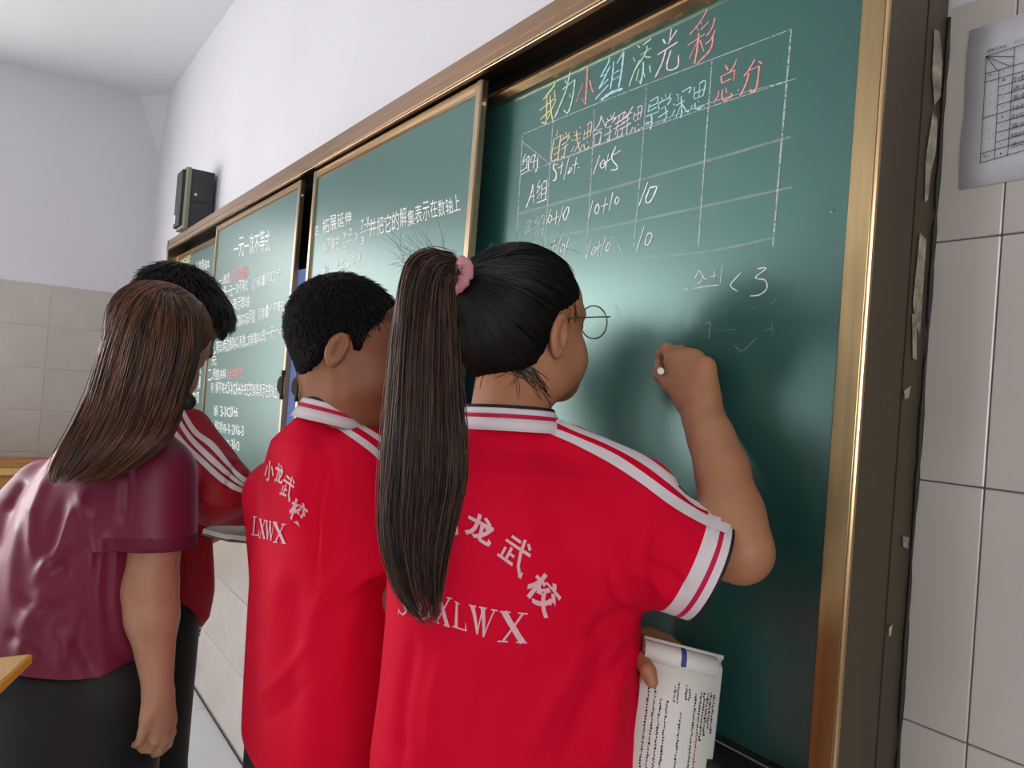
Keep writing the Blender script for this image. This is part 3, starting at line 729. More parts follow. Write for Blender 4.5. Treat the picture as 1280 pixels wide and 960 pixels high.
gf = [([(800, 757), (760, 775), (735, 800)], 9, -.007), ([(806, 770), (775, 800), (752, 850)], 8, .006), ([(795, 765), (770, 740), (758, 705)], 8, .005), ([(812, 750), (800, 700), (812, 650)], 9, -.004),
      ([(840, 755), (820, 730), (790, 715)], 8, .004), ([(862, 740), (835, 715), (800, 700)], 7, -.003), ([(720, 560), (745, 600), (748, 660)], 16, -.004), ([(690, 560), (660, 620), (650, 690)], 16, .003),
      ([(800, 790), (770, 860), (760, 960)], 12, .007), ([(780, 800), (735, 880), (700, 960)], 14, -.006), ([(740, 800), (690, 880), (650, 955)], 13, .005), ([(620, 820), (600, 890), (590, 970)], 16, -.004),
      ([(560, 800), (540, 880), (535, 960)], 12, .005), ([(520, 790), (505, 880), (500, 970)], 9, -.004), ([(470, 925), (520, 940), (560, 965)], 14, -.002),
      ([(880, 630), (860, 650), (872, 690)], 6, -.003), ([(905, 640), (890, 660), (893, 690)], 5, .003), ([(650, 840), (720, 830), (790, 800)], 15, -.003)]
shirt = solid('shirt', sh, (-1.15, -.62, .78), (-.48, -.02, 1.52), .003, M['red'], girl, 2, post=lambda V, Q: snap(folds(wobble(V, Q, .0012, 22, 3), Q, gf), CE, cn, .13))
gskin = Skin(shirt)
ribbon_on('shoulder_stripe', gskin, [(657, 531), (680, 540), (720, 557), (760, 578), (800, 604), (840, 634), (880, 657), (908, 668)], [(665, 529), (690, 535), (724, 548), (768, 568), (805, 592), (846, 622), (886, 646), (914, 657)], M['white'], shirt)
ribbon_on('shoulder_stripe', gskin, [(690, 527), (718, 540), (757, 556), (800, 579), (835, 605), (870, 634), (900, 645), (916, 652)], [(697, 523), (724, 536), (762, 551), (806, 571), (842, 597), (876, 622), (902, 634), (915, 643)], M['white'], shirt, Z=(1.0, .90))
bands(shirt, shirt, CE, cn, .13, [(0, .0035, M['blacktape'], 'cuff_edge'), (.0035, .0115, M['white'], 'cuff_band'), (.0115, .0165, M['redtape'], 'cuff_band'), (.0165, .031, M['white'], 'cuff_band')])
# collar
CC = P(636, 513, 1.015); w_ = .060
cst = [(CC+np.array([0, 0, .004])+gg*.004, .0610, .053), (CC+np.array([0, 0, .000])+gg*.003, .0625, .0545), (CC+np.array([0, 0, -.007]), .0655, .058), (CC+np.array([0, 0, -.012])-gg*.001, .0680, .0605), (CC+np.array([0, 0, -.027])-gg*.003, .0745, .068)]
collar(shirt, cst, gt, gg, [(0, 1, M['blacktape'], 'collar_edge'), (1, 2, M['white'], 'collar_band'), (2, 3, M['redtape'], 'collar_band'), (3, 4, M['white'], 'collar_band')], tilt=-.004)
def lay(skin, q, ch_, bold, m, name, par, lift=.0016, Z=None):
    V, T = glyph(ch_, bold); lo = V.min(0); hi = V.max(0); uv = (V-lo)/(hi-lo+1e-9); px = quadmap(q, uv[:, 0], uv[:, 1])
    W = [skin.at(a, b, lift, Z) for a, b in px]
    T = [t for t in T if all(W[i] is not None for i in t)]; W = [x if x is not None else np.zeros(3) for x in W]
    T = [t for t in T if max(np.linalg.norm(W[t[0]]-W[t[i]]) for i in (1, 2)) < .09]
    if not T: return None
    o = mesh(name, W, T, m, None, False); adopt(o, par); return o
def stroke_poly(segs):
    """letter as straight strokes (x0,y0,x1,y1,width at start,width at end), subdivided"""
    V = []; T = []
    for x0, y0, x1, y1, w0, w1 in segs:
        n = 6; d = np.array([x1-x0, y1-y0], float); L = np.linalg.norm(d); d /= L; pn = np.array([-d[1], d[0]]); b = len(V)
        for i in range(n+1):
            f = i/n; c = np.array([x0, y0])+d*L*f; ww = (w0+(w1-w0)*f)/2; V += [c-pn*ww, c+pn*ww]
        for i in range(n): T.append((b+2*i, b+2*i+1, b+2*i+3, b+2*i+2))
    return np.array(V), T
SERIF = {'武': [(.15, .86, .5, .86, .09, .1), (.04, .64, .95, .70, .09, .1), (.58, 1.0, .64, .58, .1, .1), (.64, .6, .76, .22, .1, .1), (.75, .25, .97, .03, .1, .12), (.96, .02, .97, .2, .1, .03), (.72, .95, .86, .82, .08, .1), (.32, .56, .32, .12, .09, .09), (.32, .36, .52, .37, .08, .08), (.14, .44, .14, .12, .08, .08), (.02, .06, .58, .16, .08, .1)],
         'X': [(.16, .98, .84, .02, .2, .2), (.82, .98, .18, .02, .07, .07), (.02, .975, .38, .975, .05, .05), (.64, .975, .98, .975, .05, .05), (.02, .025, .36, .025, .05, .05), (.62, .025, .98, .025, .05, .05)],
         'L': [(.28, .98, .28, .02, .2, .2), (.05, .975, .55, .975, .05, .05), (.05, .03, .92, .03, .06, .06), (.92, .0, .96, .34, .10, .03)],
         'W': [(.12, .98, .32, .02, .15, .13), (.50, .96, .33, .02, .05, .06), (.48, .98, .70, .02, .15, .13), (.90, .98, .71, .02, .05, .06), (0, .975, .26, .975, .05, .05), (.36, .975, .62, .975, .05, .05), (.78, .975, 1, .975, .05, .05)],
         'D': [(.26, .98, .26, .02, .2, .2), (.06, .975, .5, .975, .05, .05), (.06, .025, .5, .025, .05, .05), (.5, .975, .8, .82, .05, .16), (.8, .84, .86, .5, .16, .2), (.86, .5, .8, .16, .2, .16), (.8, .18, .5, .025, .16, .05)],
         'S': [(.8, .8, .5, .96, .05, .06), (.5, .96, .22, .78, .08, .16), (.22, .78, .5, .55, .18, .2), (.5, .55, .8, .28, .2, .18), (.8, .28, .5, .04, .16, .08), (.5, .04, .16, .2, .06, .05), (.84, .98, .82, .7, .04, .04), (.15, .02, .16, .3, .04, .04)]}
def lay_serif(skin, q, c, m, name, par, lift=.0016, Z=None):
    V, T = stroke_poly(SERIF[c]); px = quadmap(q, V[:, 0], V[:, 1]); W = [skin.at(a, b, lift, Z) for a, b in px]
    T = [t for t in T if all(W[i] is not None for i in t)]; W = [x if x is not None else np.zeros(3) for x in W]
    T = [t for t in T if max(np.linalg.norm(W[t[0]]-W[t[i]]) for i in (1, 2)) < .09]
    if not T: return None
    o = mesh(name, W, T, m, None, False); adopt(o, par); return o
B_ = .028
for q, c in (([(534, 668), (570, 676), (580, 645), (548, 633)], '小'), ([(580, 666), (612, 686), (620, 652), (586, 636)], '龙'), ([(620, 694), (650, 724), (670, 684), (637, 662)], '武'), ([(653, 738), (682, 776), (706, 742), (675, 710)], '校')):
    (lay_serif(gskin, q, c, M['print'], 'lettering', shirt) if c == '武' else lay(gskin, q, c, B_, M['print'], 'lettering', shirt))
for q, c in (([(497, 768), (512, 771), (514, 746), (500, 742)], 'S'), ([(518, 772), (540, 777), (544, 748), (522, 744)], 'D'), ([(542, 777), (563, 784), (566, 747), (546, 743)], 'X'), ([(565, 783), (584, 789), (580, 757), (568, 750)], 'L'), ([(590, 790), (610, 799), (622, 762), (586, 755)], 'W'), ([(621, 802), (659, 804), (660, 766), (624, 763)], 'X')):
    lay_serif(gskin, q, c, M['print'], 'lettering', shirt)
# hair: cap over the skull, strands drawn back to the band, long tail
line = [(-.2, -.075), (-.085, -.068), (-.055, -.060), (-.035, -.050), (-.022, -.022), (-.010, .024), (.02, .034), (.045, .040), (.066, .055), (.085, .075), (.12, .09)]
H = cap_fn(gc, gA, gs, .010, line, extra=[((0, -.085, .055), (.034, .034, .034))])
tie = hp(gc, gA, gs, 0, -.118, .068); tied = nrm(gA.T@(tie-gc))
hair = solid('hair', H, gc-.16, gc+.18, .003, M['scalp'], girl, 2)
A_S = .93
def scalp_strands(H, c, A, line, N, path, rad, m, par, name, lift=.001, S_=16, jit=.0012):
    d = rng.normal(size=(N*8, 3)); d /= np.linalg.norm(d, axis=1, keepdims=True); r0 = rad_surface(H.ev, c, d@A.T)
    q = d*r0[:, None]; near = np.abs(np.interp(q[:, 1], H.line[:, 0], H.line[:, 1])*A_S-q[:, 2]) < .012
    d = np.concatenate([d[(r0 > .05) & near][:N//2], d[(r0 > .05) & ~near][:N//2]]); out = []
    paths = path(d); n, s_, _ = paths.shape; pd = paths/np.linalg.norm(paths, axis=2, keepdims=True)
    r = rad_surface(H.ev, c, pd.reshape(-1, 3)@A.T).reshape(n, s_)
    ok = r.min(1) > .045; pd = pd[ok]; r = r[ok]
    r = r+lift+np.abs(rng.normal(size=(len(r), 1)))*jit+np.sin(np.linspace(0, 6, s_))[None]*rng.normal(size=(len(r), 1))*jit*.5
    W = c+(pd*r[..., None])@A.T
    return strands(name, W, rad, m, par), d
def to_tie(d):
    t = np.linspace(0, 1, 16)[None, :, None]; T = tied[None, None]; t = t**.9
    p = d[:, None]*(1-t)+T*t+np.array([0, 0, .12])*(np.sin(t*math.pi)*.35); return p
o, _ = scalp_strands(H, gc, gA, line, 3200, to_tie, .0007, M['hair'], hair, 'strand_layer', .0006)
# wisps at the nape and by the ear
wp = []
for i in range(158):
    if i < 150: a = np.array([random.uniform(-.045, .055), random.uniform(-.062, -.030), random.uniform(-.064, -.050)]); dr = np.array([random.uniform(-.1, .5), random.uniform(-.1, .7), -1.])
    else: a = np.array([.068, random.uniform(.012, .035), random.uniform(.030, .042)]); dr = np.array([.12, random.uniform(-.2, .5), -1.])
    L_ = random.uniform(.015, .055); cv = rng.normal(size=3)*.35
    pts = [hp(gc, gA, gs, *(a*[1.0, 1.05, 1]+dr*L_*t+cv*L_*t*t*.8+np.array([.0, 0, .0]))) for t in np.linspace(0, 1, 7)]
    q = []
    for p in pts:
        h = bskin.t.find_nearest(Vector(p)); n = np.array(h[1]); sd = (np.array(p)-np.array(h[0]))@n
        q.append(np.array(h[0])+n*max(.0007, min(sd, .003)))
    wp.append(q)
strands('wisps', wp, .00042, M['hair'], hair)
S = Sdf()
ta = nrm(tie-gc); sideq = nrm(np.cross(ta, [0, 0, 1])); upq = np.cross(sideq, ta)
sc = [tie+ta*.010+(sideq*math.cos(a)+upq*math.sin(a))*(.0205+.001*math.sin(a*9)) for a in np.linspace(0, 2*math.pi, 40)]
o = mesh('scrunchie', *tube(None, sc, [.0082+.0012*math.sin(i*2.1) for i in range(40)], 10), M['scrunchie'], None, True); adopt(o, hair)
def edge_bundle(L, R, Zs, thick, n=40):
    """a hanging lock: left and right outline, distance and thickness -> centre, half width vector, depth vector"""
    L = smooth_line(L, n); R = smooth_line(R, n); Z = np.interp(np.linspace(0, 1, n), np.linspace(0, 1, len(Zs)), Zs); T = np.interp(np.linspace(0, 1, n), np.linspace(0, 1, len(thick)), thick)
    C_ = np.array([P((L[i, 0]+R[i, 0])/2, (L[i, 1]+R[i, 1])/2, Z[i]) for i in range(n)])
    W_ = np.array([P(R[i, 0], R[i, 1], Z[i])-C_[i] for i in range(n)]); Dv = np.array([nrm(ray((L[i, 0]+R[i, 0])/2, (L[i, 1]+R[i, 1])/2))*T[i] for i in range(n)])
    return C_, W_, Dv
def bundle(name, B, N, rad, m, par, core=True, ends=(.82, 1.0), spread=1.0, seed=1, S_=34, curl=.004, front=.5, starts=None, corelen=.78):
    C_, W_, Dv = B; n = len(C_); r = np.random.default_rng(seed); t = np.arange(n)/(n-1)
    def at(tt, th, rho):
        i = np.clip(tt*(n-1), 0, n-1.001); k = i.astype(int); f = (i-k)[..., None]
        g_ = lambda X: X[k]*(1-f)+X[k+1]*f
        return g_(C_)+g_(W_)*(np.cos(th)*rho)[..., None]-g_(Dv)*(np.sin(th)*rho)[..., None]
    if core:
        V = []; m_ = 20; kk = int(n*corelen)
        for i in range(kk):
            sc_ = .90*(1 if i < kk-8 else max(.12, (kk-i)/8.))
            for j in range(m_): V.append(C_[i]+W_[i]*math.cos(2*math.pi*j/m_)*sc_-Dv[i]*math.sin(2*math.pi*j/m_)*sc_)
        Fc = [(i*m_+j, i*m_+(j+1) % m_, (i+1)*m_+(j+1) % m_, (i+1)*m_+j) for i in range(kk-1) for j in range(m_)]+[tuple(range(m_))[::-1], tuple(range((kk-1)*m_, kk*m_))]
        o = mesh('hair_core', V, Fc, m, None, True); attr(o, 'rnd', np.zeros(len(V))); adopt(o, par)
    th0 = r.uniform(-math.pi*.12, math.pi*1.12, N) if front else r.uniform(0, 2*math.pi, N); rho = np.sqrt(r.uniform(.72, 1.0, N))*spread+np.abs(r.normal(0, .018, N))
    e = r.uniform(ends[0], ends[1], N)**1; s0 = np.zeros(N) if starts is None else r.uniform(0, starts, N)
    u = np.linspace(0, 1, S_)[None]; tt = s0[:, None]+(e-s0)[:, None]*u
    clump = np.round(th0*5)/5; pull = (tt**2)*.55                                       # strands gather in locks towards the ends
    th = th0[:, None]*(1-pull)+clump[:, None]*pull+r.normal(0, .06, (N, 1))*np.sin(u*3+r.uniform(0, 6, (N, 1)))
    X = at(tt, th, rho[:, None]*(1-.05*tt)); X = X+(r.normal(0, 1, (N, 1, 3))*np.sin(u*r.uniform(2, 7, (N, 1))+r.uniform(0, 6, (N, 1)))[..., None]*curl)
    return strands(name, X, rad, m, par)
pt = edge_bundle([(566, 322), (535, 316), (512, 328), (500, 365), (492, 430), (483, 520), (477, 600), (476, 660), (486, 715), (505, 755), (532, 782)],
                 [(566, 350), (563, 362), (567, 400), (571, 450), (575, 500), (581, 560), (580, 600), (571, 645), (560, 690), (552, 735), (546, 782)],
                 [.97, .935, .915, .90, .885, .87, .865, .862, .86, .858, .858], [.018, .028, .034, .036, .036, .034, .032, .028, .024, .018, .008])
pony = bundle('ponytail', pt, 2800, .00055, M['ponytail'], hair, ends=(.60, 1.0), corelen=.58, curl=.0030, S_=26)
fly = []
for i in range(100):                                         # flyaway hairs
    if i < 60: a = P(random.uniform(505, 560), random.uniform(315, 335), .93); d = (-RT*random.uniform(.2, 1)+UP*random.uniform(.1, .9)+FW*random.uniform(-.3, .3))*random.uniform(.015, .060)
    elif i < 100: a = P(random.uniform(600, 715), 0, 1)*0+hp(gc, gA, gs, random.uniform(-.05, .05), random.uniform(-.09, .07), .115); d = (UP*random.uniform(0, 1)+RT*random.uniform(-1, 1))*random.uniform(.01, .02)
    else: a = P(random.uniform(478, 500), random.uniform(380, 650), .87); d = (-RT*random.uniform(.2, 1)-UP*random.uniform(-.1, 1))*random.uniform(.02, .04)
    c_ = rng.normal(size=3)*.012; fly.append([a+d*t+c_*t*t for t in np.linspace(0, 1, 9)])
strands('flyaway_hairs', fly, .00017, M['hair'], hair)
# spectacles
sp = None
def ring(c, A, rx, rz, rad, bend=0):
    return [c+A@np.array([rx*math.cos(a), bend*math.cos(a)**2, rz*math.sin(a)]) for a in np.linspace(0, 2*math.pi, 41)]
spx = []
for q in (-1, 1):
    c_ = hp(gc, gA, gs, .036*q, .112, .008); R_ = ring(c_, gA, .0255, .0235, 0)
    o = mesh('spectacle_rim', *tube(None, R_, .0011, 6), M['steel'], None, True)
    if sp is None: sp = o; adopt(sp, girl); sp.name = 'spectacles'
    else: adopt(o, sp)
    Vv = [c_]+R_[:-1]; o = mesh('lens', Vv, [(0, i+1, (i+1) % 40+1) for i in range(40)], M['lens'], None, True); adopt(o, sp)
    tp = [hp(gc, gA, gs, .062*q, .112, .016), hp(gc, gA, gs, .074*q, .104, .017), hp(gc, gA, gs, .079*q, .05, .017), hp(gc, gA, gs, .080*q, .006, .016), hp(gc, gA, gs, .082*q, -.012, .012), hp(gc, gA, gs, .080*q, -.024, -.010)]
    o = mesh('temple_arm', *tube(None, smooth_line(tp, 24), .0010, 6), M['steel'], None, True); adopt(o, sp)
o = mesh('bridge', *tube(None, [hp(gc, gA, gs, -.0095, .112, .014), hp(gc, gA, gs, 0, .115, .018), hp(gc, gA, gs, .0095, .112, .014)], .001, 6), M['steel'], None, True); adopt(o, sp)
# the stick of chalk
ct0, ct1 = P(826.0, 464.0, 1.066), on(822, 461, 1, YP-.0035)
o = mesh('chalk_stick', *tube(None, [ct0, ct1], .0046, 14), M['chalkstick'], None, False); tag(o, 'short white chalk stick pinched in the writing hand of the ponytailed girl', 'chalk')
print('girl', _t.time()-_t0)

# ---- boy with short black hair behind her
_t0 = _t.time()
boy = empty('person', (-1.15, -.38, 0), 'short-haired boy in bright red jersey, seen from behind in profile, between teacher and ponytailed girl', 'person')
bt = unit_h(np.array([1, -.05, 0])); bg = np.array([-bt[1], bt[0], 0.])
bc = P(437, 437, 1.31); bA = frame(RT*.998+FW*.06, math.radians(6), math.radians(-2)); bs = .97
S2R = P(468, 605, 1.24)
bd = Sdf(); add_head(bd, bc, bA, bs)
bd.cap(hp(bc, bA, bs, 0, -.028, -.05), P(428, 532, 1.30), .049, .052, .03)
bst = stations([(548, 385, 465, 1.30, .045), (600, 362, 475, 1.31, .065), (700, 350, 475, 1.32, .07), (940, 340, 470, 1.33, .07), (1000, 340, 470, 1.33, .07)], bt, bg)
bd.stack(bst, bt, bg, 2.2, .02)
E2, W2 = P(492, 745, 1.22), P(520, 800, 1.42)
bd.cap(S2R, E2, .045, .036, .02); bd.cap(E2, W2, .036, .024, .02)
E2L, W2L = P(370, 740, 1.44), P(430, 800, 1.55)
bd.cap(P(372, 610, 1.42), E2L, .045, .036, .02); bd.cap(E2L, W2L, .036, .024, .02)
def fist(S, w, d, side, up, r=.009):
    """a loosely closed hand: direction d, thumb side `side`, back of hand `up`"""
    d, side, up = nrm(d), nrm(side), nrm(up); mc = []; ch = []
    for i in range(4):
        m_ = w+d*(.082-.003*abs(i-1))+side*(.030-.020*i); mc.append(m_)
        a = m_+d*.026*math.cos(.9)-up*.026*.8+d*.012; b = a-up*.020-d*.004; c = b-up*.006-d*.018; ch.append([a, b, c])
    hand(S, w, mc, ch, [w+d*.02+side*.018, w+d*.045+side*.040-up*.01, w+d*.070+side*.046-up*.022, w+d*.090+side*.036-up*.032], r)
fist(bd, W2, W2-E2, [-.6, .3, .5], [.4, -.2, .9]); fist(bd, W2L, W2L-E2L, [.6, .3, .5], [-.3, -.2, .9])
legs(bd, (-1.34, -.37, .78), (-1.19, -.37, .78), (-1.36, -.40, .09), (-1.17, -.37, .09), .060)
b2 = solid('body', bd, (-1.62, -.62, .0), (-.85, .0, 1.66), .004, M['skin_boy'], boy, 1)
eyes(boy, bc, bA, bs); brows(boy, bc, bA, bs, M['hair'])
S = Sdf(); S.cap(hp(bc, bA, bs, -.015, .089, -.055), hp(bc, bA, bs, .015, .089, -.055), .0035, None, .004); S.cap(hp(bc, bA, bs, -.013, .088, -.064), hp(bc, bA, bs, .013, .088, -.064), .0042, None, .004)
solid('lips', S, bc-.15, bc+.15, .003, M['lip'], boy)
tr_ = Sdf(); legs(tr_, (-1.34, -.37, .76), (-1.19, -.37, .76), (-1.36, -.40, .07), (-1.17, -.37, .07), .086); tr_.stack([(.70, -1.265, -.37, .13, .08), (.86, -1.265, -.37, .13, .08)], bt, bg, 2.2, .03)
solid('trousers', tr_, (-1.6, -.62, .02), (-1.0, -.1, 1.0), .009, M['trousers'], boy)
for fx in ((-1.36, -.40, 0), (-1.17, -.37, 0)): shoe(boy, fx, bg, M['shoe'])
sh = Sdf()
bst = stations([(512, 388, 448, 1.295, .045), (522, 377, 458, 1.295, .060), (535, 364, 470, 1.30, .075), (555, 342, 484, 1.305, .092), (600, 327, 497, 1.31, .105), (650, 318, 502, 1.32, .108), (700, 308, 506, 1.32, .110), (800, 298, 508, 1.325, .112), (870, 291, 510, 1.33, .113), (930, 288, 510, 1.33, .114), (962, 294, 508, 1.33, .112)], bt, bg)
sh.stack(bst, bt, bg, 2.3, 0)
sh.cap(P(455, 590, 1.25), P(486, 735, 1.20), .070, .066, .03, cuts=[(P(484, 722, 1.21), nrm(P(486, 735, 1.20)-P(455, 590, 1.25)))])
sh.cap(P(350, 620, 1.40), P(366, 735, 1.44), .065, .06, .03)
bf = [([(352, 700), (338, 780), (332, 900)], 12, .006), ([(322, 690), (312, 800), (306, 900)], 8, -.003), ([(372, 720), (365, 830), (360, 940)], 12, -.005), ([(408, 590), (396, 640), (394, 720)], 4, -.005), ([(414, 590), (404, 640), (402, 720)], 5, .003),
      ([(384, 560), (372, 610), (368, 660)], 12, .004), ([(350, 560), (338, 620), (334, 680)], 9, -.003), ([(325, 870), (350, 850), (385, 800)], 8, .004), ([(312, 900), (345, 895), (390, 850)], 9, -.003), ([(460, 720), (430, 800), (420, 900)], 15, .005), ([(400, 545), (412, 575), (420, 620)], 8, -.003), ([(440, 700), (410, 730), (390, 780)], 10, .004)]
bshirt = solid('shirt', sh, (-1.62, -.64, .78), (-.9, -.05, 1.48), .004, M['red'], boy, 2, post=lambda V, Q: folds(wobble(V, Q, .0015, 20, 5), Q, bf))
k2 = Skin(bshirt)
ribbon_on('shoulder_stripe', k2, [(401, 519), (420, 535), (445, 552), (468, 570), (486, 590)], [(405, 516), (425, 530), (451, 546), (473, 563), (490, 582)], M['white'], bshirt)
ribbon_on('shoulder_stripe', k2, [(412, 515), (430, 526), (455, 540), (480, 558), (492, 572)], [(417, 513), (436, 522), (460, 536), (484, 552), (494, 565)], M['white'], bshirt)
CC = P(419, 506, 1.30)
cst = [(CC+np.array([0, 0, .002])+bg*.004, .054, .053), (CC+np.array([0, 0, -.003])+bg*.003, .056, .055), (CC+np.array([0, 0, -.011]), .059, .058), (CC+np.array([0, 0, -.017]), .062, .060), (CC+np.array([0, 0, -.034])-bg*.002, .070, .069)]
collar(bshirt, cst, bt, bg, [(0, 1, M['blacktape'], 'collar_edge'), (1, 2, M['white'], 'collar_band'), (2, 3, M['redtape'], 'collar_band'), (3, 4, M['white'], 'collar_band')], tilt=-.012)
for q, c in (([(331, 602), (343, 600), (344, 578), (333, 574)], '小'), ([(344, 603), (354, 606), (356, 582), (346, 577)], '龙'), ([(350, 618), (363, 628), (372, 602), (358, 589)], '武'), ([(361, 646), (377, 660), (388, 634), (367, 620)], '校')):
    (lay_serif(k2, q, c, M['print'], 'lettering', bshirt) if c == '武' else lay(k2, q, c, .024, M['print'], 'lettering', bshirt))
for q, c in (([(315, 669), (325, 670), (327, 646), (317, 645)], 'L'), ([(324, 672), (333, 674), (334, 650), (325, 648)], 'X'), ([(332, 674), (343, 677), (345, 652), (333, 650)], 'W'), ([(342, 678), (359, 680), (359, 655), (342, 652)], 'X')):
    lay_serif(k2, q, c, M['print'], 'lettering', bshirt)
bline = [(-.2, -.085), (-.09, -.075), (-.06, -.060), (-.035, -.036), (-.018, .004), (-.004, .018), (.010, .016), (.017, -.004), (.028, -.004), (.034, .030), (.050, .045), (.075, .060), (.095, .072), (.13, .10)]
H2 = cap_fn(bc, bA, bs, .009, bline, extra=[((0, -.030, .045), (.080, .080, .078))], nape=(-.022, -.030, .050))
h2 = solid('hair', H2, bc-.18, bc+.18, .003, M['scalp'], boy, 2)
def short_hair(H, c, A, s, N, L, m, par, whorl=(0, -.5, .86), lift=.004, rad=.00045, front=0):
    d = rng.normal(size=(N*3, 3)); d /= np.linalg.norm(d, axis=1, keepdims=True); r = rad_surface(H.ev, c, d@A.T); k = r > .05; d = d[k][:N]; r = r[k][:N]
    wv = nrm(whorl); tang = d-wv[None]*(d@wv)[:, None]*1.0; tang = tang-d*((tang*d).sum(1))[:, None]; tang /= np.linalg.norm(tang, axis=1, keepdims=True)+1e-6
    tang = tang+rng.normal(size=tang.shape)*.13; u = np.linspace(0, 1, 6)[None, :, None]; ln = (L*(.55+.45*np.clip(d[:, 2]+.35, 0, 1))*rng.uniform(.6, 1.15, len(d)))[:, None, None]
    q = d[:, None]*r[:, None, None]*.985+tang[:, None]*ln*u+d[:, None]*(lift*np.sin(u*2.6)-.0*u)
    rr = np.linalg.norm(q, axis=2, keepdims=True); pd = q/rr; rs = rad_surface(H.ev, c, pd.reshape(-1, 3)@A.T).reshape(rr.shape[:2])[..., None]
    rs = np.where(rs < .05, rr, rs); q = pd*np.maximum(rr, rs+lift*.5*u)
    return strands('strand_layer', c+q@A.T, rad, m, par)
short_hair(H2, bc, bA, bs, 4400, .013, M['hair'], h2, lift=.002)
# ---- the fourth student in a striped tracksuit top, looking down at a book
tb = empty('person', (-1.98, -.50, 0), 'student in dark red tracksuit top with three white sleeve stripes, looking down behind the teacher', 'person')
tc = P(219, 402, 1.76); tA = frame(RT*.93+FW*.38, math.radians(27), 0); ts = .96
tt_ = unit_h(RT*.55-FW*.83); tg = np.array([-tt_[1], tt_[0], 0.])
if tg@FW < 0: tg = -tg
bd = Sdf(); add_head(bd, tc, tA, ts)
NK = P(205, 505, 1.80)
bd.cap(hp(tc, tA, ts, 0, -.025, -.055), NK, .048, .058, .03)
J_S, J_E, J_W = P(228, 560, 1.70), P(283, 622, 1.63), P(322, 640, 1.80)
bd.stack(stations([(510, 170, 225, 1.80, .05), (560, 150, 235, 1.80, .08), (700, 150, 235, 1.80, .09), (800, 150, 220, 1.80, .09)], tt_, tg), tt_, tg, 2.2, .02)
bd.cap(J_S, J_E, .042, .034, .02); bd.cap(J_E, J_W, .034, .024, .02); fist(bd, J_W, J_W-J_E, FW, UP, .009)
LW = P(262, 668, 1.90); bd.cap(P(190, 590, 1.93), P(215, 690, 1.96), .042, .034, .02); bd.cap(P(215, 690, 1.96), LW, .034, .024, .02); fist(bd, LW, RT*.9+UP*.2, FW*-1, -UP, .0092)
legs(bd, P(178, 800, 1.80), P(200, 800, 1.78), P(190, 1010, 1.85)*[1, 1, 0]+[0, 0, .09], P(202, 1010, 1.70)*[1, 1, 0]+[0, 0, .09], .07)
b3 = solid('body', bd, (-2.45, -.95, .0), (-1.45, -.05, 1.66), .0045, M['skin_boy'], tb, 1)
eyes(tb, tc, tA, ts); brows(tb, tc, tA, ts, M['hair'])
for q in (-1, 1):                                             # lowered eyelids
    S = Sdf(); S.ell(hp(tc, tA, ts, .031*q, .0790, .0035), np.array([.0135, .0125, .0085])*ts, tA, 0); e_ = hp(tc, tA, ts, .031*q, .079, .0035)
    solid('eyelid', S, e_-.02, e_+.02, .0025, M['skin_boy'], tb)
tro = Sdf(); legs(tro, P(178, 790, 1.80), P(200, 790, 1.78), P(188, 1010, 1.85)*[1, 1, 0]+[0, 0, .06], P(203, 1010, 1.70)*[1, 1, 0]+[0, 0, .06], .083)
solid('trousers', tro, (-2.4, -.95, .02), (-1.5, -.1, 1.05), .009, M['trousers'], tb)
for fx in (P(188, 1010, 1.85), P(203, 1010, 1.70)): shoe(tb, fx*[1, 1, 0], tg, M['shoe'])
sh = Sdf()
sh.stack(stations([(505, 178, 226, 1.79, .05), (522, 168, 238, 1.79, .07), (545, 158, 248, 1.79, .085), (600, 155, 252, 1.79, .10), (680, 155, 249, 1.79, .11), (740, 156, 248, 1.79, .112), (775, 158, 241, 1.79, .108), (790, 160, 229, 1.79, .098), (800, 160, 228, 1.79, .098)], tt_, tg), tt_, tg, 2.3, 0)
sh.cap(P(226, 560, 1.72), P(272, 610, 1.64), .072, .066, .03); sh.cap(P(272, 610, 1.64), P(318, 626, 1.76), .064, .046, .025); sh.cap(P(235, 538, 1.72), P(270, 575, 1.68), .045, .030, .03)
sh.cap(P(262, 636, 1.66), P(300, 640, 1.72), .030, .028, .03)
sh.cap(P(190, 590, 1.93), P(215, 690, 1.96), .066, .058, .03)
jf = [([(296, 575), (292, 592), (283, 612)], 5, -.012), ([(303, 583), (310, 600), (318, 610)], 6, .006), ([(236, 640), (232, 690), (238, 730)], 5, -.006), ([(225, 650), (222, 700), (226, 750)], 6, .006), ([(240, 620), (270, 632), (300, 634)], 6, .005), ([(250, 560), (262, 590), (280, 600)], 8, -.004), ([(245, 690), (238, 730), (243, 760)], 4, .005)]
jk = solid('jacket', sh, (-2.5, -.98, .60), (-1.4, -.05, 1.50), .0045, M['darkred'], tb, 2, post=lambda V, Q: folds(wobble(V, Q, .003, 26, 8), Q, jf))
k3 = Skin(jk)
def jstripe(A_, B_2): ribbon_on('sleeve_stripe', k3, A_, B_2, M['white'], jk, n=50, k=5, lift=.002, Z=1.68)
jstripe([(224, 513), (240, 541), (262, 560), (288, 588), (305, 604), (326, 607)], [(228, 510), (246, 538), (268, 555), (290, 583), (308, 598), (326, 602)])
jstripe([(221, 527), (238, 553), (262, 577), (286, 597), (306, 610), (326, 611)], [(222, 520), (241, 547), (266, 571), (288, 592), (308, 607), (326, 609)])
jstripe([(218, 545), (234, 563), (256, 585), (280, 606), (302, 616), (326, 618)], [(220, 538), (237, 558), (260, 579), (284, 600), (305, 611), (326, 613)])
bands(jk, jk, P(212, 800, 1.79), (0, 0, -1), .3, [(.004, .010, M['white'], 'hem_stripe'), (.018, .024, M['white'], 'hem_stripe')])
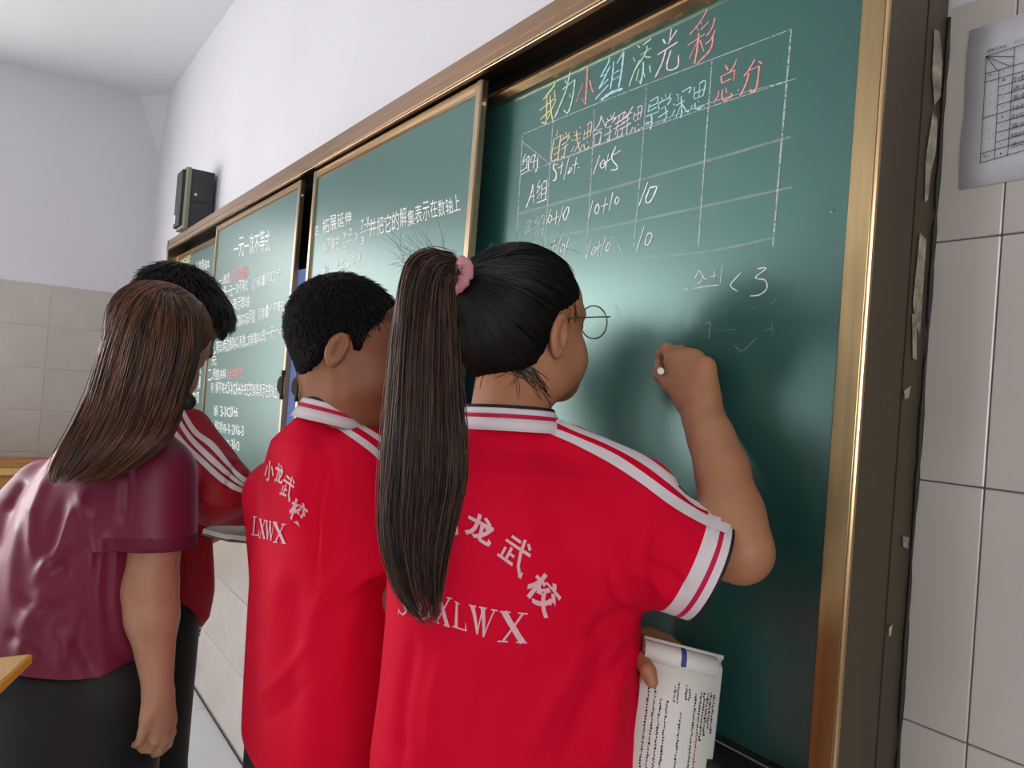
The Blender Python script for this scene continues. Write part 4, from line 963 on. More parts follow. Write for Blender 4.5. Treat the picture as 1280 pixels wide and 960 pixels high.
CC = P(206, 512, 1.79)
cst = [(CC+np.array([0, 0, .012]), .058, .054), (CC+np.array([0, 0, .004]), .060, .056), (CC+np.array([0, 0, -.018]), .066, .062)]
collar(jk, cst, tt_, tg, [(0, 1, M['white'], 'collar_edge'), (1, 2, M['darkred'], 'collar_band')], tilt=-.01)
tline = [(-.2, -.09), (-.09, -.085), (-.06, -.066), (-.035, -.045), (-.02, -.03), (.0, -.025), (.02, -.02), (.03, .0), (.045, .012), (.07, .026), (.095, .040), (.15, .05)]
H3 = cap_fn(tc, tA, ts, .012, tline, extra=[((0, -.02, .05), (.084, .092, .078)), ((0, .060, .062), (.064, .050, .040))])
h3 = solid('hair', H3, tc-.18, tc+.18, .0035, M['scalp'], tb, 2)
short_hair(H3, tc, tA, ts, 4000, .028, M['hair2'], h3, whorl=(0, -.45, .9), lift=.002, rad=.0006)
fr = []
for i in range(500):                                          # fringe falling forward
    x = random.uniform(-.055, .055); a = hp(tc, tA, ts, x, .085, .070); b = hp(tc, tA, ts, x*1.05+random.uniform(-.006, .006), .108-abs(x)*.25, .048+random.uniform(-.004, .004)); c_ = hp(tc, tA, ts, x*1.08+random.uniform(-.01, .01), .113-abs(x)*.35, .024+random.uniform(-.012, .010))
    fr.append(smooth_line([a, b, c_], 8))
strands('fringe', fr, .0006, M['hair2'], h3)
print('boys', _t.time()-_t0); _t0 = _t.time()
# ---- the teacher in maroon with long hair
te = empty('person', (-1.62, -.66, 0), 'woman with long chestnut hair in maroon polo shirt and black trousers, back turned', 'person')
et = unit_h(RT*.93-FW*.36); eg = np.array([-et[1], et[0], 0.])
if eg@FW < 0: eg = -eg
ec = P(198, 433, 1.50); eA = frame(RT*.55+FW*.83, math.radians(20), math.radians(4)); es_ = .94
bd = Sdf(); add_head(bd, ec, eA, es_)
bd.cap(hp(ec, eA, es_, 0, -.025, -.055), P(165, 545, 1.50), .047, .058, .03)
bd.stack(stations([(548, 125, 205, 1.49, .045), (585, 80, 205, 1.49, .065), (620, 55, 195, 1.48, .075), (700, 35, 170, 1.48, .08), (850, 10, 160, 1.48, .08), (930, 0, 160, 1.48, .08)], et, eg), et, eg, 2.2, .02)
TS, TE, TWR = P(203, 595, 1.45), P(187, 735, 1.42), P(197, 855, 1.40)
bd.cap(TS, TE, .047, .0455, .02); bd.cap(TE, P(190, 770, 1.415), .0455, .0430, .02); bd.cap(P(190, 770, 1.415), TWR, .0430, .0265, .02)
mc = [P(187, 897, 1.38), P(195, 905, 1.385), P(204, 905, 1.395), P(212, 899, 1.41)]
ch = [[P(184, 915, 1.385), P(177, 927, 1.39), P(170, 931, 1.395)], [P(194, 926, 1.385), P(188, 936, 1.395), P(178, 937, 1.40)], [P(206, 925, 1.395), P(200, 939, 1.405), P(193, 943, 1.41)], [P(215, 915, 1.41), P(211, 930, 1.42), P(204, 938, 1.425)]]
hand(bd, P(198, 862, 1.40), mc, ch, [P(190, 876, 1.39), P(183, 898, 1.37), P(179, 915, 1.37), P(174, 928, 1.375)], .0088, .005, .0155)
LS, LE, LW2 = P(55, 612, 1.55), P(-12, 705, 1.53), P(-70, 800, 1.42)
bd.cap(LS, LE, .046, .040, .02); bd.cap(LE, LW2, .040, .025, .02); fist(bd, LW2, LW2-LE, FW*-1, -RT, .009)
legs(bd, P(20, 960, 1.50)*[1, 1, 0]+[0, 0, .76], P(135, 960, 1.46)*[1, 1, 0]+[0, 0, .76], P(20, 960, 1.52)*[1, 1, 0]+[0, 0, .09], P(130, 960, 1.44)*[1, 1, 0]+[0, 0, .09], .08)
b4 = solid('body', bd, (-2.35, -1.35, 0), (-1.2, -.25, 1.62), .004, M['skin_teacher'], te, 1)
eyes(te, ec, eA, es_); brows(te, ec, eA, es_, M['hair'])
tro = Sdf(); legs(tro, P(20, 960, 1.50)*[1, 1, 0]+[0, 0, .80], P(128, 960, 1.46)*[1, 1, 0]+[0, 0, .80], P(20, 960, 1.52)*[1, 1, 0]+[0, 0, .05], P(130, 960, 1.44)*[1, 1, 0]+[0, 0, .05], .105)
tro.stack(stations([(820, -24, 176, 1.48, .100), (860, -30, 178, 1.48, .110), (900, -36, 182, 1.48, .118), (960, -38, 184, 1.48, .12), (1010, -38, 184, 1.48, .12)], et, eg), et, eg, 2.3, .03)
solid('trousers', tro, (-2.35, -1.35, .02), (-1.2, -.25, 1.05), .007, M['trousers'], te, 2)
for fx in (P(20, 960, 1.52), P(130, 960, 1.44)): shoe(te, fx*[1, 1, 0], eg, M['rubber'])
sh = Sdf()
sh.stack(stations([(528, 130, 195, 1.49, .045), (542, 95, 215, 1.49, .065), (558, 80, 224, 1.49, .075), (585, 58, 230, 1.485, .092), (630, 28, 226, 1.48, .105), (700, 2, 200, 1.48, .11), (780, -22, 190, 1.48, .118), (857, -42, 183, 1.48, .124)], et, eg), et, eg, 2.3, 0)
SE, sn = P(196, 682, 1.425), nrm(-UP*.995-RT*.05)
sh.cap(P(203, 592, 1.45), SE-UP*.03, .0600, .0690, .04, cuts=[(SE, sn)]); sh.cap(SE-sn*.012, SE+sn*.05, .0560, .0560, 0, '-')
SL, sln = P(-2, 668, 1.53), nrm(-UP*.9-RT*.4)
sh.cap(P(58, 612, 1.55), SL+sln*.03, .060, .060, .04, cuts=[(SL, sln)])
ef = [([(100, 610), (112, 660), (150, 720)], 9, .006), ([(62, 590), (42, 640), (40, 700)], 7, .006), ([(80, 620), (62, 690), (90, 740)], 8, -.005), ([(118, 640), (96, 690), (60, 725)], 9, -.006), ([(96, 625), (78, 680), (40, 730)], 8, .006), ([(135, 650), (118, 720), (125, 790)], 10, .005),
      ([(28, 640), (16, 700), (14, 760)], 9, .004), ([(60, 730), (30, 790), (25, 845)], 12, .006), ([(20, 745), (60, 765), (95, 752)], 9, -.006), ([(60, 780), (80, 805), (75, 840)], 10, .005), ([(110, 760), (100, 800), (120, 850)], 12, -.005), ([(150, 560), (158, 600), (156, 660)], 8, -.006), 
      ([(30, 600), (20, 620), (8, 640)], 6, -.005), ([(5, 790), (30, 800), (60, 830)], 10, -.005), ([(140, 740), (150, 790), (170, 830)], 9, .005)]
es_sh = solid('shirt', sh, (-2.4, -1.4, .85), (-1.15, -.25, 1.50), .004, M['maroon'], te, 2, post=lambda V, Q: snap(folds(wobble(V, Q, .0014, 20, 11), Q, ef, 1.35), SE, sn, .11))
bands(es_sh, es_sh, SE, sn, .13, [(0, .024, M['maroonrib'], 'sleeve_rib')])
CC = P(163, 533, 1.49)
collar(es_sh, [(CC+np.array([0, 0, .01]), .062, .056), (CC+np.array([0, 0, -.01]), .07, .064), (CC+np.array([0, 0, -.03]), .085, .078)], et, eg, [(0, 2, M['maroonrib'], 'collar')], tilt=-.01)
H4 = cap_fn(ec, eA, es_, .008, [(-.2, -.09), (-.03, -.08), (.005, -.07), (.02, -.04), (.035, .0), (.06, .045), (.09, .075), (.13, .09)], extra=[((0, -.02, .040), (.080, .090, .072))])
h4 = solid('hair', H4, ec-.18, ec+.18, .0035, M['scalp'], te, 2)
A_S = es_
def hang(d):
    t = np.linspace(0, 1, 16)[None, :, None]; up = np.array([0, .25, 1.]); e = d*np.array([1, 1, .15])+np.array([0, -.25, -.45])
    return up[None, None]*(1-t)**1.5*.9+d[:, None]*t+e[:, None]*t*t*.6
scalp_strands(H4, ec, eA, None, 2000, hang, .0008, M['teacherhair'], h4, 'strand_layer', .001)
top = edge_bundle([(205, 366), (175, 368), (152, 384), (134, 415), (122, 450), (109, 492), (92, 530), (72, 565), (62, 590), (62, 606)],
                  [(207, 366), (228, 373), (243, 392), (248, 420), (246, 450), (236, 485), (226, 520), (212, 548), (165, 585), (112, 604)],
                  [1.49, 1.475, 1.46, 1.45, 1.44, 1.42, 1.39, 1.355, 1.335, 1.33], [.002, .060, .085, .092, .088, .075, .058, .042, .030, .016])
bundle('long_hair', top, 3200, .00085, M['teacherhair'], h4, ends=(.74, 1.0), corelen=.76, curl=.0030, S_=26, seed=4, starts=.05)
mb = P(234, 503, 1.42); S = Sdf(); S.ell(mb, (.0125, .0125, .0125)); S.ell(mb+UP*.004, (.010, .010, .012))
o = solid('microphone_foam', S, mb-.03, mb+.03, .0022, M['rubber'], te, 1, post=lambda V, Q: wobble(V, Q, .0008, 260, 2))
w_ = mesh('microphone_wire', *tube(None, smooth_line([mb, P(226, 490, 1.44), P(222, 470, 1.45)], 14), .0012, 6), M['rubber'], None, True); adopt(w_, te)
print('teacher', _t.time()-_t0)

# ------------------------------------------------------------------ chalk writing on the panels
YC = YP-.0006; YCS = YS+.004-.0006
def chalk_lines(strokes, o, s, m, par, w=1.5, y=YC, name='chalk_writing', join=True, acc=None):
    """strokes traced as point lists; width in photograph pixels"""
    V, Fc = acc if acc is not None else ([], [])
    for st in strokes:
        pts = np.array(st[0] if isinstance(st[0][0], (tuple, list)) else st, float); ww = st[1] if isinstance(st[0][0], (tuple, list)) else w
        pts = pts*s+np.array(o); L = np.linalg.norm(np.diff(pts, axis=0), axis=1).sum()
        q = pts if len(pts) == 2 else smooth_line(pts, max(5, min(28, int(L/2.2)))); n = len(q); b = len(V)
        T = np.gradient(q, axis=0); T /= np.linalg.norm(T, axis=1, keepdims=True)+1e-9; N = np.stack([-T[:, 1], T[:, 0]], 1)
        for i in range(n):
            h = ww*.44*(1+.22*math.sin(i*1.7+b)); h *= .7 if i in (0, n-1) else 1
            for sg in (-1, 1): V.append(on(*(q[i]+N[i]*h*sg), 1, y+random.uniform(-.0001, .0001)))
        for i in range(n-1): Fc.append((b+2*i, b+2*i+1, b+2*i+3, b+2*i+2))
    if acc is not None: return
    ob = mesh(name, V, Fc, m, None, False); adopt(ob, par); return ob
def chalk_text(txt, q, m, par, y=YC, name='chalk_writing', gap=.08, acc=None, jit=.05):
    """characters laid along a four-cornered field (bl, br, tr, tl in photograph pixels)"""
    V, Fc = acc if acc is not None else ([], [])
    wd = [1. if ord(c) > 255 else (.42 if c in '(),.;:1-' else .56) for c in txt]; tot = sum(wd); x = 0
    for c, w_ in zip(txt, wd):
        if c != ' ':
            g, T = glyph(c); lo = g.min(0); hi = g.max(0)
            if c in '-,.一': lo = np.array([lo[0], -.1]); hi = np.array([hi[0], .8])
            uv = (g-lo)/(hi-lo+1e-9); u0 = (x+w_*gap)/tot; u1 = (x+w_*(1-gap))/tot; dy = random.uniform(-jit, jit); sc = 1+random.uniform(-.1, .1)
            px = quadmap(q, u0+(u1-u0)*uv[:, 0]+.012*uv[:, 1]*0, uv[:, 1]*sc*.95+dy); b = len(V)
            for a_ in px: V.append(on(a_[0], a_[1], 1, y))
            Fc += [tuple(i+b for i in t) for t in T]
        x += w_
    if acc is not None: return
    ob = mesh(name, V, Fc, m, None, False); adopt(ob, par); return ob
c1 = ((665, 60), .09375); c2 = ((740, 0), .125); c3 = ((640, 145), .09375); c4 = ((735, 90), .125); c5 = ((640, 190), .1458); c6 = ((720, 180), .15625); c7 = ((880, 60), .09375); c8 = ((780, 320), .1719)
W_ = lambda p, w: (p, w)
chalk_lines([[(305, 455), (285, 515), (150, 690)], [(100, 835), (310, 665)], [(200, 640), (195, 850), (180, 1000), (125, 985)], [(110, 955), (250, 820)], [(240, 630), (255, 850), (285, 1000)], [(320, 680), (205, 955)], [(300, 565), (308, 655)]], *c1, M['cy'], fpR, 1.9)
chalk_lines([[(440, 420), (456, 475)], [(510, 315), (480, 450), (440, 600), (300, 935)], [(405, 555), (575, 420)], [(575, 420), (545, 640), (510, 790), (470, 865), (420, 830)], [(495, 610), (512, 655)]], *c1, M['cg'], fpR, 1.7)
chalk_lines([W_([(740, 260), (725, 550), (710, 755)], 2.4), [(710, 755), (655, 660)], [(680, 470), (590, 720)], W_([(770, 430), (790, 520), (815, 595)], 2.0)], *c1, M['cr'], fpR, 1.5)
chalk_lines([[(1030, 120), (1020, 190), (915, 385)], [(910, 388), (990, 345)], [(1040, 240), (980, 370), (890, 545)], [(895, 540), (1015, 415)], W_([(845, 680), (1020, 490)], 2.6), [(1090, 180), (1070, 380), (1045, 550)], [(1130, 205), (1225, 45)], W_([(1225, 45), (1195, 300), (1155, 530)], 2.4), [(1080, 345), (1165, 295)], [(1075, 430), (1165, 370)], W_([(920, 695), (1050, 600), (1210, 540)], 3.4)], *c1, M['cb'], fpR, 1.9)
chalk_lines([W_([(455, 450), (478, 478)], 2.2), W_([(410, 570), (432, 618)], 2.2), [(370, 860), (420, 720), (475, 600)], W_([(510, 450), (590, 388)], 2), [(485, 550), (592, 478)], [(550, 455), (540, 520), (430, 700)], W_([(530, 560), (550, 572), (588, 570)], 2.2), W_([(512, 615), (512, 700), (485, 840)], 2), [(485, 840), (465, 800)], [(470, 690), (440, 808)], W_([(505, 680), (528, 770)], 2), W_([(575, 655), (586, 725)], 2.6)], *c2, M['cg'], fpR, 1.5)
chalk_lines([W_([(710, 392), (732, 436)], 3.6), W_([(795, 282), (776, 405)], 2.8), [(850, 300), (760, 440)], W_([(655, 548), (855, 420)], 2.4), [(740, 490), (700, 630), (630, 775)], [(790, 500), (750, 640), (765, 700), (855, 665), (866, 550)]], *c2, M['cp'], fpR, 1.9)
chalk_lines([[(1155, 90), (1085, 215), (975, 350)], [(1080, 225), (1102, 242)], W_([(1042, 270), (1066, 306)], 2.2), [(1170, 215), (1085, 300)], W_([(955, 455), (1130, 340)], 2.2), W_([(1070, 330), (1050, 500), (1025, 638)], 2.6), [(1060, 400), (970, 590)], W_([(1080, 400), (1120, 515)], 2.4), [(1230, 175), (1200, 280), (1145, 362)], [(1238, 290), (1190, 390), (1130, 445)], W_([(1215, 360), (1180, 500), (1050, 636)], 2.2)], *c2, M['cr'], fpR, 1.7)
chalk_lines([W_([(285, 228), (318, 292)], 3.6), [(432, 155), (400, 240), (340, 315)], W_([(230, 378), (415, 290)], 2.2), W_([(412, 290), (395, 435)], 2.4), W_([(230, 375), (235, 470)], 2.6), W_([(235, 470), (360, 410)], 2.6), [(200, 570), (180, 650), (120, 735)], W_([(250, 550), (240, 660), (270, 700), (370, 640), (355, 600)], 2.2), W_([(290, 530), (302, 602)], 2.6), W_([(452, 552), (460, 570)], 3.2)], *c7, M['cr'], fpR, 1.8)
chalk_lines([W_([(680, 150), (600, 290), (530, 380)], 2), W_([(600, 300), (740, 240)], 2.4), W_([(740, 240), (700, 520), (640, 590), (620, 550)], 2.6), W_([(730, 180), (775, 208)], 4), W_([(600, 330), (560, 480), (480, 640)], 2.4)], *c7, M['cr'], fpR, 2)
chalk_lines([[(610, 190), (590, 270)], [(560, 310), (540, 450), (520, 600)], [(560, 315), (650, 255)], [(650, 255), (630, 420), (610, 590)], [(560, 440), (630, 400)], [(555, 520), (620, 480)], W_([(520, 605), (610, 575)], 2), [(675, 245), (688, 282)], [(715, 210), (727, 262)], [(768, 210), (740, 270)], [(655, 340), (670, 310), (770, 260), (735, 325)], [(660, 390), (740, 340)], [(715, 385), (705, 460), (685, 560), (658, 530)], [(655, 450), (748, 375)], [(825, 213), (836, 226)], [(795, 310), (806, 330)], [(830, 400), (785, 485)], [(830, 265), (920, 230)], [(825, 330), (915, 285)], [(860, 190), (870, 330), (912, 482)], [(915, 330), (830, 480)], [(903, 145), (912, 162)], [(970, 190), (955, 305)], [(1000, 120), (1060, 80), (1045, 250)], [(945, 318), (1045, 255)], [(968, 240), (1052, 190)], [(1020, 120), (1003, 275)], [(935, 375), (918, 445)], [(960, 370), (968, 440), (1015, 430), (1020, 400)], [(1000, 340), (1012, 358)]], *c3, M['co'], fpR, 1.5)
chalk_lines([[(135, 435), (110, 520), (50, 600)], [(135, 450), (180, 560)], [(75, 590), (140, 565)], [(62, 630), (62, 735)], [(65, 630), (130, 600), (115, 720)], W_([(60, 738), (120, 715)], 2.2), [(190, 460), (207, 492)], [(225, 430), (242, 466)], [(270, 400), (245, 450)], [(180, 540), (190, 500), (280, 450), (240, 510)], [(190, 560), (240, 530)], [(222, 545), (215, 640), (205, 690), (190, 665)], [(160, 635), (240, 590)], W_([(262, 468), (368, 395)], 2), [(368, 395), (335, 500)], W_([(270, 522), (400, 440)], 2), W_([(255, 572), (370, 505)], 2), [(320, 430), (270, 630)], [(300, 580), (292, 650)], [(300, 585), (345, 560), (335, 635)], [(290, 655), (337, 635)], [(372, 400), (392, 432)], [(450, 343), (400, 420)], W_([(350, 462), (440, 400)], 2), [(340, 512), (430, 458)], W_([(335, 568), (430, 508)], 2), W_([(400, 430), (385, 625)], 2)], *c4, M['cp'], fpR, 1.5)
chalk_lines([[(465, 400), (455, 480)], [(490, 360), (540, 340), (525, 450)], [(460, 495), (525, 460)], [(465, 435), (530, 400)], [(505, 365), (495, 475)], [(447, 550), (425, 612)], [(470, 550), (470, 600), (505, 590), (515, 570)], [(495, 520), (506, 536)], [(540, 550), (546, 572)]], *c4, M['cp'], fpR, 1.4)
chalk_lines([W_([(620, 295), (700, 245)], 1.8), [(700, 245), (690, 310), (610, 350)], [(615, 320), (600, 400)], W_([(600, 400), (685, 350)], 1.9), W_([(580, 445), (705, 395)], 2.2), W_([(572, 522), (645, 488)], 2.2), W_([(630, 420), (640, 500), (622, 575)], 2.1), [(590, 500), (612, 522)],
             [(735, 255), (747, 292)], [(770, 220), (782, 262)], [(830, 208), (805, 260)], [(710, 380), (715, 310), (830, 260), (795, 330)], [(730, 372), (778, 338)], W_([(703, 455), (803, 388)], 2.1), [(772, 350), (785, 440), (748, 512)],
             W_([(885, 218), (892, 232)], 2), W_([(853, 318), (866, 332)], 2), [(838, 442), (870, 375)], [(905, 220), (900, 300)], [(940, 200), (1030, 150), (1008, 212)], [(880, 335), (965, 285)], W_([(932, 240), (937, 400), (925, 460)], 1.9), [(930, 330), (880, 450)], W_([(940, 320), (985, 390), (1010, 392)], 2.2),
             [(1065, 150), (1060, 268)], [(1110, 120), (1160, 85), (1175, 110), (1150, 240)], [(1065, 272), (1150, 235)], [(1070, 212), (1155, 172)], [(1118, 130), (1108, 255)], [(1045, 328), (1025, 382)], W_([(1070, 310), (1075, 370), (1125, 360), (1137, 328)], 2), [(1100, 288), (1112, 302)], W_([(1155, 330), (1161, 352)], 2)], *c4, M['cb'], fpR, 1.6)
chalk_lines([[(180, 505), (140, 610)], [(140, 610), (178, 588)], [(185, 570), (138, 655)], W_([(112, 745), (195, 685)], 1.7), [(200, 570), (193, 695)], [(200, 560), (227, 540), (215, 720)], [(203, 612), (222, 600)], [(200, 655), (220, 640)], W_([(120, 782), (238, 722)], 1.8), [(260, 540), (250, 620)], [(265, 540), (312, 515), (290, 602)], [(250, 622), (330, 588)], [(298, 598), (283, 692)], [(345, 545), (333, 700), (308, 748)],
             W_([(565, 630), (550, 690), (590, 760), (578, 850), (540, 862)], 1.9), [(570, 655), (612, 640)], [(610, 698), (690, 643)], [(672, 600), (648, 780)], [(760, 540), (690, 850)], [(775, 690), (743, 765), (760, 760), (800, 700), (775, 690)], [(800, 662), (877, 628)], [(860, 550), (825, 772)], W_([(888, 685), (892, 697)], 2.2)], *c3, M['cw'], fpR, 1.4)
chalk_lines([[(190, 90), (138, 242)], [(215, 130), (193, 165), (205, 195), (235, 168), (225, 128), (213, 132)], [(218, 162), (277, 118)], [(260, 75), (235, 212)], W_([(318, 20), (285, 110), (330, 178), (318, 205), (280, 208)], 1.8), [(300, 88), (358, 50)],
             [(135, 450), (98, 608)], [(165, 485), (150, 530), (165, 560), (185, 520), (175, 480), (163, 487)], [(200, 502), (256, 478)], [(237, 430), (218, 556)], [(295, 385), (264, 532)], [(325, 420), (310, 470), (325, 480), (345, 440), (325, 420)],
             W_([(575, 305), (503, 492)], 1.8), W_([(590, 352), (558, 440), (572, 472), (605, 445), (642, 362), (640, 340), (590, 350)], 1.9),
             [(120, 775), (83, 917)], [(142, 825), (122, 880), (140, 882), (162, 830), (140, 825)], [(160, 842), (206, 800)], [(190, 770), (173, 902)], [(240, 735), (193, 902)], [(257, 790), (235, 850), (252, 852), (272, 800), (255, 790)], [(270, 745), (292, 747)], [(340, 808), (357, 848)],
             W_([(548, 650), (483, 862)], 1.8), W_([(572, 720), (553, 800), (582, 800), (608, 740), (596, 710), (570, 722)], 1.7)], *c6, M['cw'], fpR, 1.5)
chalk_lines([[(180, 275), (160, 370), (120, 478)], [(180, 280), (185, 442)], [(150, 390), (192, 372)], [(240, 240), (215, 305)], [(215, 305), (238, 293)], [(245, 290), (213, 352)], [(213, 402), (243, 350)], [(258, 270), (248, 402)], [(265, 265), (298, 250), (285, 405)], [(256, 322), (288, 305)], [(252, 367), (287, 350)], W_([(213, 437), (297, 403)], 1.8),
             [(335, 485), (298, 617)], [(322, 540), (310, 590), (322, 608), (343, 570), (335, 545), (320, 545)], [(345, 585), (403, 548)], [(385, 500), (373, 622)], [(440, 460), (395, 632)], W_([(470, 475), (440, 540), (452, 585), (480, 530), (487, 478), (470, 475)], 1.7),
             [(335, 822), (382, 788)], [(372, 750), (348, 832)], [(420, 735), (383, 862)], [(440, 790), (412, 850), (435, 850), (452, 800), (440, 788)], [(445, 832), (512, 794)], [(490, 735), (448, 882)]], *c5, M['cw'], fpR, 1.4)
chalk_lines([[(135, 590), (112, 702)], [(135, 600), (162, 588), (138, 640), (157, 662), (110, 700)], [(225, 550), (193, 612)], [(195, 610), (225, 600), (193, 662)], [(180, 722), (217, 668)], [(235, 580), (222, 702)], [(240, 572), (277, 550), (258, 722)], [(238, 622), (268, 603)], [(233, 672), (264, 653)]], *c5, M['cl'], fpR, 1.3)
tb_ = ((0, 0), 1)
chalk_lines([[(653, 168), (760, 124), (990, 36)], [(650, 218), (686, 205), (803, 162), (995, 98)], [(690, 203), (880, 131), (985, 101)], [(732, 323), (738, 236), (743, 136)], [(691, 155), (686, 230), (681, 312)], [(653, 170), (650, 225), (646, 290)], [(808, 108), (802, 200), (792, 309)], W_([(890, 76), (882, 180), (873, 308)], 1.7), W_([(989, 38), (981, 130), (966, 309)], 2.4), W_([(652, 176), (688, 206)], 1.6)], *tb_, M['cl'], fpR, 1.2, name='chalk_grid')
chalk_lines([[(646, 268), (800, 225), (988, 171)], [(686, 297), (800, 275), (990, 234)], [(780, 323), (880, 315), (968, 297)]], *tb_, M['cf'], fpR, 3.6, name='chalk_grid')
chalk_lines([[(515, 165), (535, 125), (552, 108), (580, 160), (602, 170)], [(578, 138), (560, 185), (530, 205)], [(630, 152), (672, 138)], [(661, 105), (655, 168)], W_([(715, 75), (700, 197)], 1.8), W_([(505, 237), (600, 220), (690, 211)], 1.7), W_([(430, 243), (466, 240)], 1.9), W_([(850, 122), (775, 210), (826, 258)], 1.6), W_([(970, 92), (1035, 88), (955, 158), (1025, 175), (1038, 235), (985, 282), (918, 291)], 1.8)], *c8, M['cw'], fpR, 1.4)
chalk_lines([[(370, 235), (368, 272)], [(560, 292), (588, 288), (578, 330), (545, 345)], [(1060, 360), (1110, 305)], [(1090, 350), (1110, 387)], W_([(545, 480), (572, 430)], 1.7), [(575, 430), (620, 460)], W_([(585, 497), (627, 485), (615, 600)], 1.7), [(1072, 470), (1086, 600)], [(1015, 550), (1080, 520)], [(720, 420), (728, 380)], [(740, 420), (765, 375)], [(725, 490), (745, 488)], [(670, 550), (810, 532)], [(375, 495), (395, 490)], [(450, 490), (480, 540)], [(235, 500), (240, 610)], [(312, 455), (314, 560)], [(925, 385), (960, 378)], [(800, 650), (860, 690), (960, 600)]], *c8, M['cf'], fpR, 1.2)
chalk_lines([[(767, 379), (774, 391), (771, 404)], [(457, 524), (467, 524)], [(463, 520), (468, 524), (463, 529)]][:1], *tb_, M['cl'], fpR, 1.0)
# left sliding panel
A_c = ([], []); 
def rowA(txt, q, m='cw'): chalk_text(txt, [(x/3+210, y/3+280) for x, y in q], M[m], spA, YCS, gap=.02) if m != 'cw' else chalk_text(txt, [(x/3+210, y/3+280) for x, y in q], M['cw'], spA, YCS, gap=.02, acc=A_c)
t1_ = lambda q: [(270+x*.0729, 280+y*.0729) for x, y in q]
chalk_text('一元一次不等式', t1_([(300, 600), (925, 450), (925, 80), (300, 270)]), M['cw'], spA, YCS, gap=.02, acc=A_c)
rowA('一.概念', [(190, 232), (232, 220), (232, 178), (190, 198)]); rowA('(学习目标)', [(235, 225), (302, 200), (302, 155), (235, 172)], 'cr'); rowA('②解(1)和(2)式', [(315, 250), (425, 198), (425, 155), (315, 212)])
rowA('会解一元一次不等式', [(196, 282), (300, 250), (300, 205), (196, 235)]); rowA('并会表示数轴', [(212, 335), (306, 310), (306, 262), (212, 290)]); rowA('会运用不等式解实际问题', [(190, 405), (328, 368), (328, 318), (190, 355)]); rowA('③第(1)个不等式', [(335, 365), (436, 325), (436, 278), (335, 318)])
rowA('三.等式两边都除以系数,求解集', [(162, 490), (335, 452), (335, 400), (162, 440)]); rowA('叫做一元一次', [(335, 452), (432, 412), (432, 368), (335, 402)]); rowA('元', [(163, 530), (182, 527), (182, 490), (163, 492)])
rowA('二.例题讲解', [(150, 588), (218, 580), (218, 538), (150, 545)]); rowA('(合学群思)', [(222, 585), (284, 572), (284, 530), (222, 540)], 'cr')
rowA('例 解不等式3-x<2x+6并把它的解集表示在数轴上', [(160, 632), (410, 652), (410, 598), (160, 590)]); rowA('解 3-x<2x+6', [(172, 722), (262, 724), (262, 686), (172, 680)]); rowA('移项得-x-2x<6-3', [(176, 780), (284, 795), (284, 755), (176, 738)]); rowA('合并得-3x<3', [(188, 835), (268, 850), (268, 812), (188, 796)]); rowA('x>-1', [(225, 915), (268, 920), (268, 895), (225, 890)])
ob = mesh('chalk_writing', A_c[0], A_c[1], M['cw'], None, False); adopt(ob, spA)
# left fixed panel
L_c = ([], [])
chalk_text('导学', [(224, 336), (238, 331), (238, 316), (224, 321)], M['cy'], fpL, YC, gap=.02)
for t_, q in (('一.认真看课本', [(240, 343), (262, 336), (262, 322), (240, 328)]), ('一元一次', [(248, 358), (264, 354), (264, 345), (248, 348)]), ('不等式定义', [(234, 470), (252, 468), (252, 450), (234, 452)]), ('方法步骤', [(234, 488), (251, 486), (251, 470), (234, 472)]), ('注意事项', [(232, 506), (249, 504), (249, 488), (232, 490)]), ('检测', [(236, 530), (247, 530), (247, 508), (236, 508)])):
    chalk_text(t_, q, M['cw'], fpL, YC, gap=.02, acc=L_c)
ob = mesh('chalk_writing', L_c[0], L_c[1], M['cw'], None, False); adopt(ob, fpL)
# middle sliding panel
B_c = ([], []); mb_ = lambda q: [(380+x*.1719, 230+y*.1719) for x, y in q]
for t_, q in (('四', [(80, 378), (108, 370), (108, 298), (80, 305)]), ('拓展延伸', [(132, 365), (348, 292), (345, 188), (132, 255)]), ('解不等式', [(135, 512), (262, 475), (258, 372), (135, 408)]), ('x-2', [(285, 400), (350, 372), (350, 320), (285, 345)]), ('2', [(288, 492), (312, 484), (312, 442), (288, 450)]), ('7-x', [(412, 338), (478, 298), (476, 232), (412, 262)]), ('3', [(412, 440), (438, 428), (438, 372), (412, 382)]),
              ('并把它的解集表示在数轴上', [(472, 392), (1142, 190), (1132, 62), (472, 250)]), ('解', [(135, 678), (182, 660), (182, 570), (135, 590)]), ('x-2', [(235, 612), (292, 588), (292, 535), (235, 560)]), ('7-x', [(352, 590), (415, 562), (412, 495), (352, 522)])):
    chalk_text(t_, mb_(q), M['cw'], spB, YCS, gap=.05, acc=B_c)
ob = mesh('chalk_writing', B_c[0], B_c[1], M['cw'], None, False); adopt(ob, spB)
chalk_lines([[(273, 437), (345, 403)], [(408, 357), (476, 328)], [(212, 636), (292, 610)], [(348, 613), (416, 588)], [(365, 358), (388, 368), (368, 418)], [(303, 578), (327, 590), (308, 628)]], (380, 230), .1719, M['cw'], spB, 1.2, YCS)
chalk_lines([[(457, 524), (467, 524)], [(463, 520), (468, 524), (463, 529)]], (0, 0), 1, M['cw'], spB, 1.1, YCS)
